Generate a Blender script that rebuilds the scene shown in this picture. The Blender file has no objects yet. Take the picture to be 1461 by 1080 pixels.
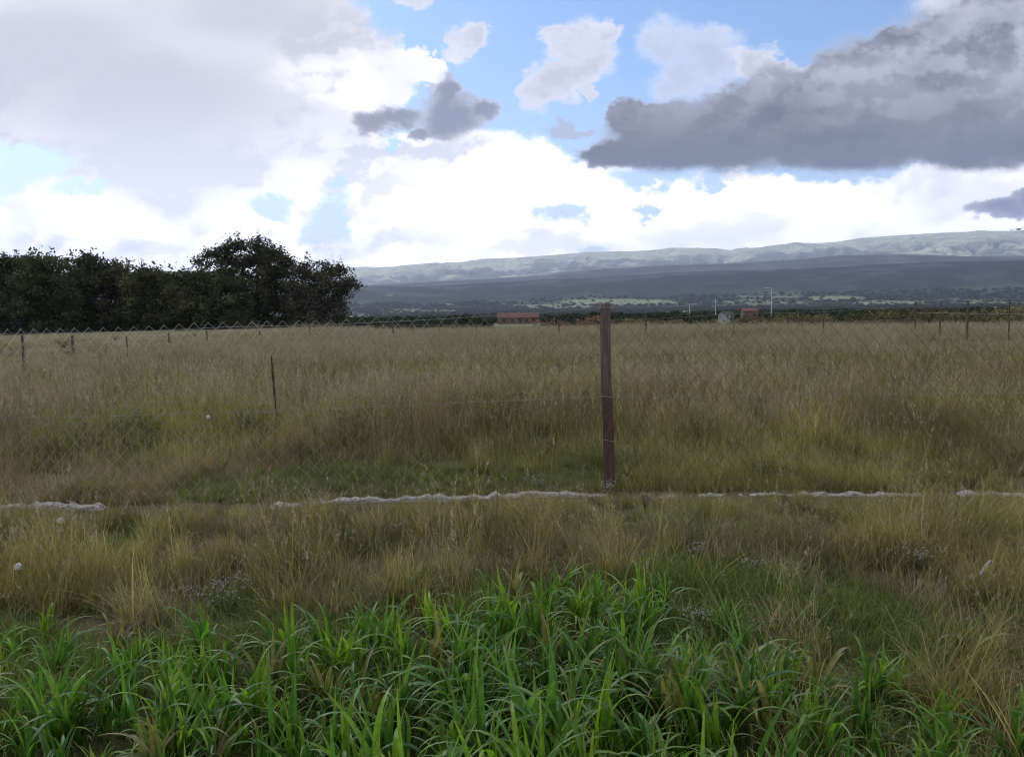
import bpy, math, random
import numpy as np
from mathutils import Vector, Matrix

# ---------------------------------------------------------------- camera
S = bpy.context.scene
PW, PH, F = 1461.0, 1080.0, 1100.0          # photograph frame and focal length in its pixels
PITCH, ROLL, EYE = math.radians(-5.6), math.radians(-1.0), 1.6
cam_d = bpy.data.cameras.new('camera')
cam_d.sensor_fit = 'HORIZONTAL'; cam_d.sensor_width = 36.0; cam_d.lens = 36.0 * F / PW
cam_d.clip_start = 0.05; cam_d.clip_end = 60000
cam = bpy.data.objects.new('camera', cam_d)
CAM_R = Matrix.Rotation(math.radians(90) + PITCH, 3, 'X') @ Matrix.Rotation(ROLL, 3, 'Z')
cam.matrix_world = Matrix.Translation((0, 0, EYE)) @ CAM_R.to_4x4()
S.collection.objects.link(cam); S.camera = cam

def ray(px, py):
    return CAM_R @ Vector(((px - PW / 2) / F, -(py - PH / 2) / F, -1.0))
def at(px, py, Y):
    d = ray(px, py)
    return Vector((0, 0, EYE)) + d * (Y / d.y)
def gno(px, py):
    d = ray(px, py)
    return d.x / d.y, d.z / d.y

# ---------------------------------------------------------------- sky
SUN_EL, SUN_AZ = math.radians(38), math.radians(-38)      # azimuth from +Y, negative is left
w = bpy.data.worlds.new('World'); S.world = w; w.use_nodes = True
NT = w.node_tree; NT.nodes.clear()
def N(t, **k):
    n = NT.nodes.new(t)
    for a, b in k.items(): setattr(n, a, b)
    return n
def L(a, b): NT.links.new(a, b)
def setin(sock, v):
    if hasattr(v, 'is_output') or isinstance(v, bpy.types.NodeSocket): L(v, sock)
    else: sock.default_value = v
def M(op, a, b=0.0, c=0.0, clamp=False):
    n = N('ShaderNodeMath', operation=op, use_clamp=clamp)
    setin(n.inputs[0], a); setin(n.inputs[1], b)
    if len(n.inputs) > 2: setin(n.inputs[2], c)
    return n.outputs[0]
def V(op, a, b=(0, 0, 0), c=(0, 0, 0)):
    n = N('ShaderNodeVectorMath', operation=op)
    setin(n.inputs[0], a); setin(n.inputs[1], b)
    if op == 'MULTIPLY_ADD': setin(n.inputs[2], c)
    return n.outputs['Value'] if op in ('LENGTH', 'DOT_PRODUCT', 'DISTANCE') else n.outputs['Vector']
def SS(x, a, b):
    n = N('ShaderNodeMapRange', interpolation_type='SMOOTHSTEP')
    setin(n.inputs['Value'], x); n.inputs['From Min'].default_value = a; n.inputs['From Max'].default_value = b
    return n.outputs['Result']
def MIX(f, a, b):
    n = N('ShaderNodeMix', data_type='RGBA')
    setin(n.inputs['Factor'], f)
    for s, v in ((n.inputs[6], a), (n.inputs[7], b)):
        if isinstance(v, tuple): s.default_value = (*v, 1)
        else: L(v, s)
    return n.outputs[2]
def NOISE(vec, scale, detail=6, rough=.55, off=(0, 0, 0)):
    n = N('ShaderNodeTexNoise'); n.noise_dimensions = '3D'
    v = V('ADD', vec, off) if off != (0, 0, 0) else vec
    L(v, n.inputs['Vector']); n.inputs['Scale'].default_value = scale
    n.inputs['Detail'].default_value = detail; n.inputs['Roughness'].default_value = rough
    return n
def blobs(P, lst, sharp=.08):
    """distance field (1 on the rim) of a union of ellipses given in the photo's pixels"""
    out = None
    for (cx, cy, rx, ry) in lst:
        u, v = gno(cx, cy); a, b = F / rx, F / ry
        ln = V('LENGTH', V('MULTIPLY_ADD', P, (a, b, 0), (-u * a, -v * b, 0)))
        out = ln if out is None else M('SMOOTH_MIN', out, ln, sharp)
    return out

def hzk_v(s):
    c = N('ShaderNodeCombineXYZ')
    for i in range(3): L(s, c.inputs[i])
    return c.outputs[0]
tc = N('ShaderNodeTexCoord'); D = tc.outputs['Generated']
sx = N('ShaderNodeSeparateXYZ'); L(D, sx.inputs[0]); X, Y, Z = sx.outputs
Yc = M('MAXIMUM', Y, .05)
U, Vv = M('DIVIDE', X, Yc), M('DIVIDE', Z, Yc)
cb = N('ShaderNodeCombineXYZ'); L(U, cb.inputs[0]); L(Vv, cb.inputs[1]); P = cb.outputs[0]
PN = V('MULTIPLY', P, (1, 1.35, 0))

sky = N('ShaderNodeTexSky', sky_type='NISHITA'); sky.sun_disc = False
sky.sun_elevation = SUN_EL; sky.sun_rotation = SUN_AZ
sky.air_density = 1.0; sky.dust_density = .6; sky.ozone_density = 2.5
SKYK = .10
skyc = V('MULTIPLY', sky.outputs[0], (1.22, 1.42, 1.62))
def K(r, g, b): return (r / SKYK, g / SKYK, b / SKYK)

wA = NOISE(PN, 4.5, 9, .6); warpA = V('SUBTRACT', wA.outputs['Color'], (.5, .5, .5))
wB = NOISE(PN, 17, 7, .62, (3, 1, 2)); warpB = V('SUBTRACT', wB.outputs['Color'], (.5, .5, .5))
P1 = V('MULTIPLY_ADD', warpA, (.11, .08, 0), P)
wC = NOISE(PN, 60, 5, .65, (5, 8, 1)); warpC = V('SUBTRACT', wC.outputs['Color'], (.5, .5, .5))
P1 = V('MULTIPLY_ADD', warpB, (.075, .060, 0), P1)
P1 = V('MULTIPLY_ADD', warpC, (.018, .018, 0), P1)
rel = NOISE(PN, 7, 7, .52, (7, 3, 1)).outputs[0]
rel2 = NOISE(PN, 7, 4, .6, (7.0, 3.03, 1)).outputs[0]
soft = NOISE(PN, 2.6, 3, .5, (2, 9, 4)).outputs[0]

white = [(560, 340, 420, 105), (1100, 340, 560, 85), (90, 340, 300, 60), (700, 285, 150, 95), (300, 320, 330, 110), (1430, 300, 200, 80),
         (180, 60, 330, 190), (420, 70, 110, 110), (480, 110, 110, 70), (575, 92, 60, 22), (330, 220, 230, 120), (480, 180, 60, 60), (620, 240, 100, 60), (850, 300, 120, 60)]
holes = [(22, 238, 54, 24), (487, 312, 26, 30), (455, 330, 28, 14), (808, 306, 34, 15), (925, 262, 55, 14), (1023, 268, 22, 13), (925, 297, 22, 8), (395, 285, 30, 14),
         (845, 352, 22, 9), (480, 268, 14, 8), (520, 378, 20, 10), (105, 272, 40, 10), (565, 205, 9, 12)]
puff = [(668, 58, 24, 24), (650, 76, 22, 14), (575, 3, 28, 14), (830, 70, 50, 48), (795, 60, 32, 30), (785, 120, 34, 38), (862, 50, 22, 24), (820, 110, 36, 24), (835,132,18,6), (1150, 95, 60, 20), (1075, 90, 50, 26), (1400, -5, 110, 45), (1330, 60, 60, 30), (620, 118, 16, 8)]
puff2 = [(950, 60, 44, 36), (1000, 95, 55, 42), (960, 110, 40, 40), (1015, 45, 28, 22), (1000, 65, 60, 34)]
dark = [(1180, 190, 300, 62), (1000, 205, 150, 60), (930, 185, 62, 44), (895, 165, 32, 32), (1130, 150, 90, 65), (1050, 165, 80, 45), (1260, 110, 90, 75), (1190, 120, 60, 55),
        (1370, 100, 110, 95), (1440, 60, 60, 80), (1400, 30, 50, 40), (1420, 190, 170, 62), (880, 225, 50, 25), (1275, 55, 34, 26), (1480, 150, 90, 90)]
dark2 = [(640, 165, 58, 38), (632, 132, 26, 32), (690, 155, 26, 18), (560, 168, 42, 18), (525, 176, 34, 20), (600, 185, 20, 12)]
dark3 = [(1435, 296, 52, 17), (1475, 285, 40, 18)]
grey3 = [(810, 187, 22, 13), (832, 190, 14, 6)]

aW = SS(blobs(P1, white, .2), 1.05, .86)
hW = SS(blobs(P1, holes, .1), 1.35, .6)
aW = M('MULTIPLY', aW, M('SUBTRACT', 1.0, M('MULTIPLY', hW, .93)))
dP = blobs(P1, puff, .15); aP = M('MULTIPLY', SS(dP, 1.10, .66), .92)
dP2 = blobs(P1, puff2, .15); aP2 = M('MULTIPLY', SS(dP2, 1.15, .45), .75)
# shades inside the white masses
gL = SS(blobs(P, [(215, 150, 330, 130), (250, 235, 150, 75), (350, 20, 200, 60), (90, 60, 200, 90)], .6), 1.55, .15)
gS = SS(blobs(P1, [(215, 355, 70, 14), (420, 175, 100, 55), (780, 345, 110, 14), (1030, 325, 110, 30), (1370, 275, 140, 30), (590, 345, 60, 12)], .3), 1.4, .5)
gE = SS(blobs(P1, [(640, 215, 90, 14), (745, 238, 16, 20), (725, 208, 60, 10), (560, 215, 40, 10)], .2), 1.5, .4)
bA = NOISE(PN, 13, 6, .55, (1, 4, 6)).outputs[0]; bB = NOISE(PN, 13, 6, .55, (1.012, 3.982, 6)).outputs[0]
relief = SS(M('SUBTRACT', bA, bB), -.07, .07)                         # lit and shaded sides of the billows
shade = M('MULTIPLY', M('MULTIPLY', SS(rel, .44, .60), M('MULTIPLY_ADD', relief, -.7, 1.1)), M('MULTIPLY_ADD', SS(soft, .38, .6), .8, .3))
tot = M('MAXIMUM', gL, M('MULTIPLY', gS, .62))
tot = M('MAXIMUM', tot, M('MULTIPLY', gE, SS(rel, .42, .6)))
tot = M('MULTIPLY_ADD', shade, M('MULTIPLY_ADD', gL, -.85, 1.0), tot, clamp=True)
cW = MIX(tot, K(1.22, 1.21, 1.23), K(.67, .69, .77))
hzk = M('MULTIPLY_ADD', SS(Vv, .30, .04), .80, 1.0)          # white cloud brightened toward the horizon to offset dimming by the haze
brt = SS(blobs(P1, [(470, 110, 80, 40), (500, 140, 50, 35), (620, 290, 160, 50), (1080, 290, 260, 26)], .4), 1.3, .3)
cW = MIX(M('MULTIPLY', brt, M('MULTIPLY_ADD', shade, -.6, .85)), cW, K(1.35, 1.33, 1.33))
cW = V('MULTIPLY', cW, hzk_v(hzk))
cP = MIX(M('MULTIPLY', SS(dP, 1.0, .35), M('MULTIPLY_ADD', relief, -.5, SS(rel, .25, .5)), clamp=True), K(.92, .93, 1.05), K(.66, .67, .77))
cP2 = MIX(M('MULTIPLY', SS(dP2, .9, .3), SS(rel, .35, .6)), K(.88, .92, 1.08), K(.64, .66, .78))
# dark clouds with flat bases
PD = V('MULTIPLY_ADD', warpA, (.07, .06, 0), P); PD = V('MULTIPLY_ADD', warpB, (.060, .052, 0), PD); PD = V('MULTIPLY_ADD', warpC, (.009, .009, 0), PD)
dD = blobs(PD, dark, .2)
u0, v0 = gno(830, 246); u1, v1 = gno(1461, 249); sl = (v1 - v0) / (u1 - u0)
base_h = M('SUBTRACT', M('ADD', Vv, M('MULTIPLY', M('SUBTRACT', wB.outputs[0], .5), .03)), M('MULTIPLY_ADD', U, sl, v0 - sl * u0))
aD = M('MULTIPLY', SS(dD, 1.12, .72), SS(base_h, -.004, .012))
lit = M('MULTIPLY_ADD', SS(rel, .38, .62), .60, M('MULTIPLY', relief, .42))
lit = M('MULTIPLY', lit, SS(base_h, .0, .16))
lit = M('MAXIMUM', lit, M('MULTIPLY', M('MULTIPLY', SS(dD, .6, 1.05), 1.0), SS(base_h, -.01, .04)))
cD = MIX(M('MINIMUM', lit, 1.0), K(.100, .112, .158), K(.56, .58, .67))
dD2 = blobs(PD, dark2, .2); aD2 = M('MULTIPLY', SS(dD2, 1.16, .62), .93)
cD2 = MIX(SS(dD2, .35, 1.05), K(.235, .245, .32), K(.64, .65, .74))
dD3 = blobs(PD, dark3, .2); aD3 = SS(dD3, 1.1, .8)
cD3 = MIX(SS(M('ADD', dD3, M('MULTIPLY', rel, .5)), .5, 1.3), K(.16, .16, .26), K(.50, .51, .62))
dG = blobs(P1, grey3, .2); aG = M('MULTIPLY', SS(dG, 1.2, .7), .7)

col = skyc
hz = SS(Vv, .33, .02); col = MIX(M('MULTIPLY', hz, .45), col, K(.84, .96, 1.26))
for a, c in ((aP2, cP2), (aP, cP), (aW, cW), (aG, K(.5, .5, .6)), (aD, cD), (aD2, cD2), (aD3, cD3)):
    col = MIX(a, col, c)
# the rest of the sky: broken cloud deck on a plane overhead
zc = M('MAXIMUM', M('ADD', Z, .12), .06)
cb2 = N('ShaderNodeCombineXYZ'); L(M('DIVIDE', X, zc), cb2.inputs[0]); L(M('DIVIDE', Y, zc), cb2.inputs[1])
nO = NOISE(cb2.outputs[0], 1.1, 8, .6, (4, 2, 0)).outputs[0]
nO2 = NOISE(cb2.outputs[0], 1.6, 6, .6, (9, 5, 0)).outputs[0]
cO = MIX(SS(nO, .42, .52), skyc, MIX(SS(nO2, .4, .65), K(1.45, 1.45, 1.5), K(.72, .74, .84)))
out_w = M('MAXIMUM', SS(M('ABSOLUTE', U), .80, 1.05), SS(Vv, .46, .66))
out_w = M('MAXIMUM', out_w, SS(Y, .3, .1))
col = MIX(out_w, col, cO)
bg = N('ShaderNodeBackground'); L(col, bg.inputs[0]); bg.inputs[1].default_value = SKYK
wo = N('ShaderNodeOutputWorld'); L(bg.outputs[0], wo.inputs[0])
w.cycles.sampling_method = 'MANUAL'; w.cycles.sample_map_resolution = 512

sun_d = bpy.data.lights.new('sun', 'SUN'); sun_d.energy = 1.5; sun_d.angle = math.radians(11); sun_d.color = (1, .94, .86)
sun = bpy.data.objects.new('sun', sun_d); S.collection.objects.link(sun)
sdir = Vector((math.sin(SUN_AZ) * math.cos(SUN_EL), math.cos(SUN_AZ) * math.cos(SUN_EL), math.sin(SUN_EL)))
sun.rotation_euler = sdir.to_track_quat('Z', 'Y').to_euler(); sun.location = (0, 0, 50)

vs = S.view_settings; vs.view_transform = 'Standard'; vs.look = 'None'; vs.exposure = 0; vs.gamma = 1; vs.use_curve_mapping = False
cy = S.cycles; cy.max_bounces = 5; cy.diffuse_bounces = 2; cy.glossy_bounces = 1; cy.transmission_bounces = 2; cy.volume_bounces = 1
cy.transparent_max_bounces = 6; cy.use_denoising = True; cy.filter_width = 1.15; cy.use_light_tree = False
cy.caustics_reflective = False; cy.caustics_refractive = False

# ---------------------------------------------------------------- helpers
rng = np.random.default_rng(7)
def tagd(o, label=None, cat=None, group=None, kind=None):
    if label: o['label'] = label
    if cat: o['category'] = cat
    if group: o['group'] = group
    if kind: o['kind'] = kind
    return o
def link(o, parent=None):
    S.collection.objects.link(o)
    if parent is not None: o.parent = parent
    return o
def mesh_np(name, verts, faces, mats=(), smooth=False, attrs=None):
    """faces: array (n,3|4) or list of lists"""
    me = bpy.data.meshes.new(name)
    v = np.asarray(verts, dtype=np.float32)
    if isinstance(faces, np.ndarray):
        nf, k = faces.shape
        me.vertices.add(len(v)); me.vertices.foreach_set('co', v.ravel())
        me.loops.add(nf * k); me.loops.foreach_set('vertex_index', faces.astype(np.int32).ravel())
        me.polygons.add(nf); me.polygons.foreach_set('loop_start', np.arange(0, nf * k, k, dtype=np.int32))
        me.update(calc_edges=True)
    else:
        me.from_pydata([tuple(p) for p in v], [], faces)
    for m in mats: me.materials.append(m)
    if smooth: me.polygons.foreach_set('use_smooth', np.ones(len(me.polygons), dtype=bool))
    for k_, a in (attrs or {}).items():
        a = np.asarray(a, dtype=np.float32)
        if a.ndim == 1:
            at_ = me.attributes.new(k_, 'FLOAT', 'POINT'); at_.data.foreach_set('value', a)
        elif a.shape[1] == 3:
            at_ = me.attributes.new(k_, 'FLOAT_VECTOR', 'POINT'); at_.data.foreach_set('vector', a.ravel())
    me.validate(); return me
def obj(name, me, parent=None):
    return link(bpy.data.objects.new(name, me), parent)
def empty(name, loc, rz=0.0):
    o = bpy.data.objects.new(name, None); o.location = loc; o.rotation_euler = (0, 0, rz); o.empty_display_size = .2
    return link(o)
class MB:
    def __init__(s): s.v, s.f, s.n = [], [], 0
    def add(s, v, f):
        v = np.asarray(v, float); s.v.append(v)
        s.f += [[i + s.n for i in q] for q in f]; s.n += len(v)
    def box(s, c, d, rz=0.0, taper=1.0):
        x, y, z = (k / 2 for k in d); p = []
        for sz, t in ((-1, 1), (1, taper)):
            for a, b in ((-1, -1), (1, -1), (1, 1), (-1, 1)): p.append((a * x * t, b * y * t, sz * z))
        p = np.array(p); cs, sn = math.cos(rz), math.sin(rz)
        q = np.stack([p[:, 0] * cs - p[:, 1] * sn + c[0], p[:, 0] * sn + p[:, 1] * cs + c[1], p[:, 2] + c[2]], 1)
        s.add(q, [[3, 2, 1, 0], [4, 5, 6, 7], [0, 1, 5, 4], [1, 2, 6, 5], [2, 3, 7, 6], [3, 0, 4, 7]])
    def tube(s, pts, r, k=6, cap=True):
        pts = np.asarray(pts, float); n = len(pts)
        r = np.full(n, r) if np.isscalar(r) else np.asarray(r)
        t = np.gradient(pts, axis=0); t /= np.linalg.norm(t, axis=1)[:, None] + 1e-9
        ref = np.array([0, 0, 1.0]) if abs(t[0, 2]) < .9 else np.array([1.0, 0, 0])
        out = []
        for i in range(n):
            a = np.cross(t[i], ref); a /= np.linalg.norm(a) + 1e-9; b = np.cross(t[i], a)
            for j in range(k):
                g = 2 * math.pi * j / k
                out.append(pts[i] + r[i] * (a * math.cos(g) + b * math.sin(g)))
        f = [[i * k + j, i * k + (j + 1) % k, (i + 1) * k + (j + 1) % k, (i + 1) * k + j] for i in range(n - 1) for j in range(k)]
        if cap: f += [list(range(k))[::-1], [(n - 1) * k + j for j in range(k)]]
        s.add(out, f)
    def build(s, name, mat, parent=None, smooth=False):
        me = mesh_np(name, np.concatenate(s.v), s.f, [mat], smooth)
        return obj(name, me, parent)

def vnoise(x, y, seed=0):
    x = np.asarray(x, float); y = np.asarray(y, float)
    xi, yi = np.floor(x).astype(np.int64), np.floor(y).astype(np.int64); xf, yf = x - xi, y - yi
    def h(a, b):
        n = (a * 374761393 + b * 668265263 + seed * 1442695041) & 0xffffffff
        n = ((n ^ (n >> 13)) * 1274126177) & 0xffffffff
        return ((n ^ (n >> 16)) & 0xffff) / 65535.0
    sx_, sy_ = xf * xf * (3 - 2 * xf), yf * yf * (3 - 2 * yf)
    a = h(xi, yi) * (1 - sx_) + h(xi + 1, yi) * sx_; b = h(xi, yi + 1) * (1 - sx_) + h(xi + 1, yi + 1) * sx_
    return a * (1 - sy_) + b * sy_
def fbm(x, y, o=4, seed=0, g=.5):
    t, a, n = 0, 1, 0
    for i in range(o):
        t = t + a * vnoise(x * 2 ** i, y * 2 ** i, seed + i); n += a; a *= g
    return t / n
def sstep(x, a, b):
    t = np.clip((x - a) / (b - a), 0, 1); return t * t * (3 - 2 * t)

# ---------------------------------------------------------------- materials
def new_mat(name):
    m = bpy.data.materials.new(name); m.use_nodes = True; m.node_tree.nodes.clear(); return m
class G:                                                        # a small node-graph writer
    def __init__(s, m): s.t = m.node_tree
    def n(s, t, **k):
        x = s.t.nodes.new(t)
        for a, b in k.items(): setattr(x, a, b)
        return x
    def l(s, a, b): s.t.links.new(a, b)
    def noise(s, scale, detail=4, rough=.55, vec=None, sc=None):
        t = s.n('ShaderNodeTexNoise'); t.inputs['Scale'].default_value = scale; t.inputs['Detail'].default_value = detail; t.inputs['Roughness'].default_value = rough
        if vec is None: vec = s.n('ShaderNodeNewGeometry').outputs['Position']
        if sc:
            mp = s.n('ShaderNodeMapping'); mp.inputs['Scale'].default_value = sc; s.l(vec, mp.inputs['Vector']); vec = mp.outputs[0]
        s.l(vec, t.inputs['Vector']); return t.outputs[0]
    def ramp(s, f, stops):
        r = s.n('ShaderNodeValToRGB'); e = r.color_ramp.elements
        e[0].position, e[0].color = stops[0][0], (*stops[0][1], 1); e[1].position, e[1].color = stops[-1][0], (*stops[-1][1], 1)
        for p, c in stops[1:-1]: q = e.new(p); q.color = (*c, 1)
        s.l(f, r.inputs[0]); return r.outputs[0]
    def mix(s, f, a, b, mode='MIX'):
        x = s.n('ShaderNodeMix', data_type='RGBA', blend_type=mode)
        for k, v in ((x.inputs['Factor'], f), (x.inputs[6], a), (x.inputs[7], b)):
            if isinstance(v, (int, float)): k.default_value = v
            elif isinstance(v, tuple): k.default_value = (*v, 1)
            else: s.l(v, k)
        return x.outputs[2]
    def math(s, op, a, b=0.0, clamp=False):
        x = s.n('ShaderNodeMath', operation=op, use_clamp=clamp)
        for k, v in ((x.inputs[0], a), (x.inputs[1], b)):
            if isinstance(v, (int, float)): k.default_value = v
            else: s.l(v, k)
        return x.outputs[0]
    def attr(s, name, inst=False, out='Vector'):
        a = s.n('ShaderNodeAttribute', attribute_name=name, attribute_type='INSTANCER' if inst else 'GEOMETRY'); return a.outputs[out]
    def out(s, sh):
        o = s.n('ShaderNodeOutputMaterial'); s.l(sh, o.inputs[0])
    def pbr(s, col, rough=.8, spec=.3, bump=None, bs=.3, bd=.02):
        p = s.n('ShaderNodeBsdfPrincipled')
        if isinstance(col, tuple): p.inputs['Base Color'].default_value = (*col, 1)
        else: s.l(col, p.inputs['Base Color'])
        p.inputs['Roughness'].default_value = rough; p.inputs['Specular IOR Level'].default_value = spec
        if bump is not None:
            b = s.n('ShaderNodeBump'); b.inputs['Strength'].default_value = bs; b.inputs['Distance'].default_value = bd
            s.l(bump, b.inputs['Height']); s.l(b.outputs[0], p.inputs['Normal'])
        s.out(p.outputs[0]); return p
def mottled(name, a, b, scale=8, rough=.8, spec=.2, sc=None, bs=.3, bd=.02, detail=5):
    m = new_mat(name); g = G(m); f = g.noise(scale, detail, .6, sc=sc)
    g.pbr(g.ramp(f, [(.3, a), (.7, b)]), rough, spec, f, bs, bd); return m

# ---------------------------------------------------------------- terrain: one sheet in polar rings, cut by distance into ground / hills / mountains
def prof(pts):
    g = []
    for px, py in pts:
        d = ray(px, py); g.append((math.atan2(d.x, d.y), d.z / math.hypot(d.x, d.y)))
    a = np.array(g); return a[:, 0], a[:, 1]
RA = prof([(-500, 392), (0, 388), (400, 385), (500, 382), (560, 381), (610, 376), (660, 374.5), (690, 369), (740, 367.5), (790, 363.7), (840, 359.5), (900, 358.5), (928, 357), (957, 354.6), (1020, 354.2), (1042, 357.5), (1052, 355), (1085, 353),
           (1110, 350), (1140, 346.5), (1165, 347), (1195, 345), (1225, 340), (1260, 337), (1330, 333), (1390, 330.5), (1461, 329), (1700, 322), (2100, 330)])
RB = prof([(-500, 418), (400, 408), (520, 407), (700, 398), (800, 390), (860, 384), (940, 379), (1040, 376), (1090, 373), (1140, 370), (1200, 364.5), (1290, 363), (1390, 366), (1461, 368), (1700, 366), (2100, 375)])
RC = prof([(-500, 425), (400, 412), (500, 409), (600, 409.5), (690, 405), (760, 401), (860, 396), (945, 390), (1040, 387.5), (1140, 385), (1200, 381), (1260, 378), (1350, 374.5), (1461, 372), (1700, 365), (2100, 372)])
R_C, R_B, R_A = 4700.0, 7200.0, 11500.0
BASE_R = np.array([0, 30, 50, 75, 120, 300, 700, 1500, 2600.0, 3000])
BASE_Z = np.array([0, -.04, -.60, -1.6, -3.0, -6.6, -13, -24, -29, -30.0])
def base_z(x, y):
    r = np.hypot(x, y); az = np.arctan2(x, y)
    z = np.interp(r, BASE_R, BASE_Z)
    left = sstep(-az, .13, .26)
    flat = np.interp(r, [0, 40, 80, 130, 300, 700], [0, -.02, -.45, -2.5, -6.6, -13])
    z = np.where(r < 700, z * (1 - left) + flat * left, z)
    z = z + (fbm(x * .5, y * .5, 3, 3) - .5) * .10 * sstep(r, .5, 4) * (1 - sstep(r, 100, 200))
    z = z + (fbm(x / 160, y / 160, 4, 9) - .5) * 7 * sstep(r, 200, 900)
    return z
def ravine(az, r):
    wv = 5.5 * fbm(az * 7, r / 1800, 4, 60) + 1.2 * fbm(az * 40, r / 600, 3, 61)
    a = np.abs(2 * fbm(az * 17 + wv, r / 5200 + wv * .3, 2, 71) - 1); b = np.abs(2 * fbm(az * 55 + wv * 1.7, r / 2600, 3, 72) - 1)
    return np.clip(a * (.45 + .9 * fbm(az * 6, r / 3000, 2, 63)) + .35 * b, 0, 1)
def terrain_z(x, y):
    r = np.hypot(x, y); az = np.arctan2(x, y)
    z0 = base_z(x, y)
    eA, eB, eC = (np.interp(az, *q) for q in (RA, RB, RC))
    zc, zb, za = EYE + eC * R_C, EYE + eB * R_B, EYE + eA * R_A
    n1 = fbm(az * 30, r / 900, 5, 21); rid = 1 - np.abs(2 * fbm(az * 26 + r / 5000, r / 2600, 4, 33) - 1)
    t = sstep(r, 2300, R_C)
    z = z0 * (1 - t) + zc * t + (n1 - .5) * 26 * np.sin(np.pi * np.clip((r - 2300) / (R_C - 2300), 0, 1))
    t2 = np.clip((r - R_C) / (R_B - R_C), 0, 1)
    zz = zc + (zb - zc) * t2 ** 1.6 - 60 * np.sin(np.pi * t2) + (n1 - .5) * 70 * np.sin(np.pi * t2)
    z = np.where(r > R_C, zz, z)
    t3 = np.clip((r - R_B) / (R_A - R_B), 0, 1)
    rise = np.clip(t3 / .93, 0, 1) ** 1.0
    cut = np.sin(np.pi * np.clip(t3, 0, 1)) ** .8
    rv = ravine(az, r)      # ravines down the front
    zz = zb + (za - zb) * rise - 60 * cut - 150 * cut * (1 - np.clip(rv * 2.2, 0, 1)) + (rid - .6) * 90 * cut + (fbm(az * 160, r / 350, 4, 81) - .5) * 34 * cut
    zz = np.minimum(zz, za + 6 * (fbm(az * 60, r / 500, 3, 90) - .5))
    z = np.where(r > R_B, zz, z)
    z = np.where(r > R_A, za - (r - R_A) * .12, z)
    return z
def gz(x, y): return float(terrain_z(np.array([x]), np.array([y]))[0])

# land cover: fields of pale grass and dark scrub, each at its own place on the land
def field_amount(x, y):
    r = np.hypot(x, y)
    f = .7 * sstep(fbm(x / 300 + 5, y / 420, 3, 44), .62, .67) * sstep(r, 120, 260) * (1 - sstep(r, 2600, 3400))
    for (px, py, rx, ry, s) in FIELDS:
        dx, dy, dz = x, y, terrain_z(x, y) - EYE
        R = np.array(CAM_R); c = R[0] * 0
        cx = R[0, 0] * dx + R[1, 0] * dy + R[2, 0] * dz; cyy = R[0, 1] * dx + R[1, 1] * dy + R[2, 1] * dz; cz = R[0, 2] * dx + R[1, 2] * dy + R[2, 2] * dz
        qx, qy = PW / 2 - F * cx / cz, PH / 2 + F * cyy / cz
        e = ((qx - px) / rx) ** 2 + ((qy - py) / ry) ** 2
        f = np.where((cz < 0) & (r > 180) & (r < 5200), np.maximum(f, s * sstep(e + (fbm(x / 60, y / 120, 3, 5) - .5) * .8, 1.1, .7)), f)
    return f
FIELDS = [(880, 431, 95, 4.2, 1), (790, 437, 60, 3.0, .8), (960, 446, 60, 4.0, .7), (520, 452, 90, 5, .8), (600, 444, 60, 3, .7), (640, 434.5, 8, 1.2, 1), (556, 422, 7, 1, 1),
          (1190, 425.5, 45, 3.2, .9), (1270, 432, 60, 3.6, .9), (1090, 423.5, 60, 1.2, .8), (1380, 427, 50, 1.5, .4), (700, 448, 40, 2, .6)]
def land_color(x, y, z):
    r = np.hypot(x, y); az = np.arctan2(x, y)
    n = fbm(x / 40, y / 60, 4, 12); n2 = fbm(az * 60, r / 300, 4, 14); n3 = fbm(az * 25, r / 900, 3, 15)
    f = field_amount(x, y)
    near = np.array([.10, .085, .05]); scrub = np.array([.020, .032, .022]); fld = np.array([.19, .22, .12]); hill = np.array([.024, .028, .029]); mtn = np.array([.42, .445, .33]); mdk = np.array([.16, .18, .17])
    c = near[None] * (.7 + .6 * n[:, None])
    t = sstep(r, 70, 180)[:, None]; c = c * (1 - t) + (scrub[None] * (.6 + .9 * n[:, None])) * t
    c = c * (1 - f[:, None]) + fld[None] * (.8 + .5 * fbm(x / 15, y / 25, 3, 2)[:, None]) * f[:, None]
    t = sstep(r + 500 * (fbm(az * 14, r / 700, 3, 19) - .5), 3000, 3800)[:, None] * (1 - .8 * f[:, None]); c = c * (1 - t) + hill[None] * (.35 + .7 * n2[:, None] + 1.6 * sstep(fbm(az * 22, r / 210, 4, 18), .52, .72)[:, None]) * t
    # grassland and scrub colour; sunlit look of the tops painted pale, ravines darker
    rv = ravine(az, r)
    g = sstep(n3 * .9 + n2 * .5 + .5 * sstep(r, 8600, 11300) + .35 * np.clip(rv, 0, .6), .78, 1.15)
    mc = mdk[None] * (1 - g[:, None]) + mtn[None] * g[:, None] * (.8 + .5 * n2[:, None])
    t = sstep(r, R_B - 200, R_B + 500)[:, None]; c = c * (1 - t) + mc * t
    return c
azf = np.radians(np.concatenate([np.linspace(-178, -80, 40, endpoint=False), np.linspace(-80, -42, 60, endpoint=False), np.linspace(-42, 42, 760, endpoint=False), np.linspace(42, 80, 60, endpoint=False), np.linspace(80, 182, 42, endpoint=False)]))
rr = np.concatenate([[.4, 1.0, 1.6], np.geomspace(2, 60, 110)[:-1], np.geomspace(60, 2300, 120)[:-1], np.linspace(2300, R_B, 130)[:-1], np.linspace(R_B, R_A + 900, 190)])
iG, iH = int(np.searchsorted(rr, 3100)), int(np.searchsorted(rr, R_B))
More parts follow.
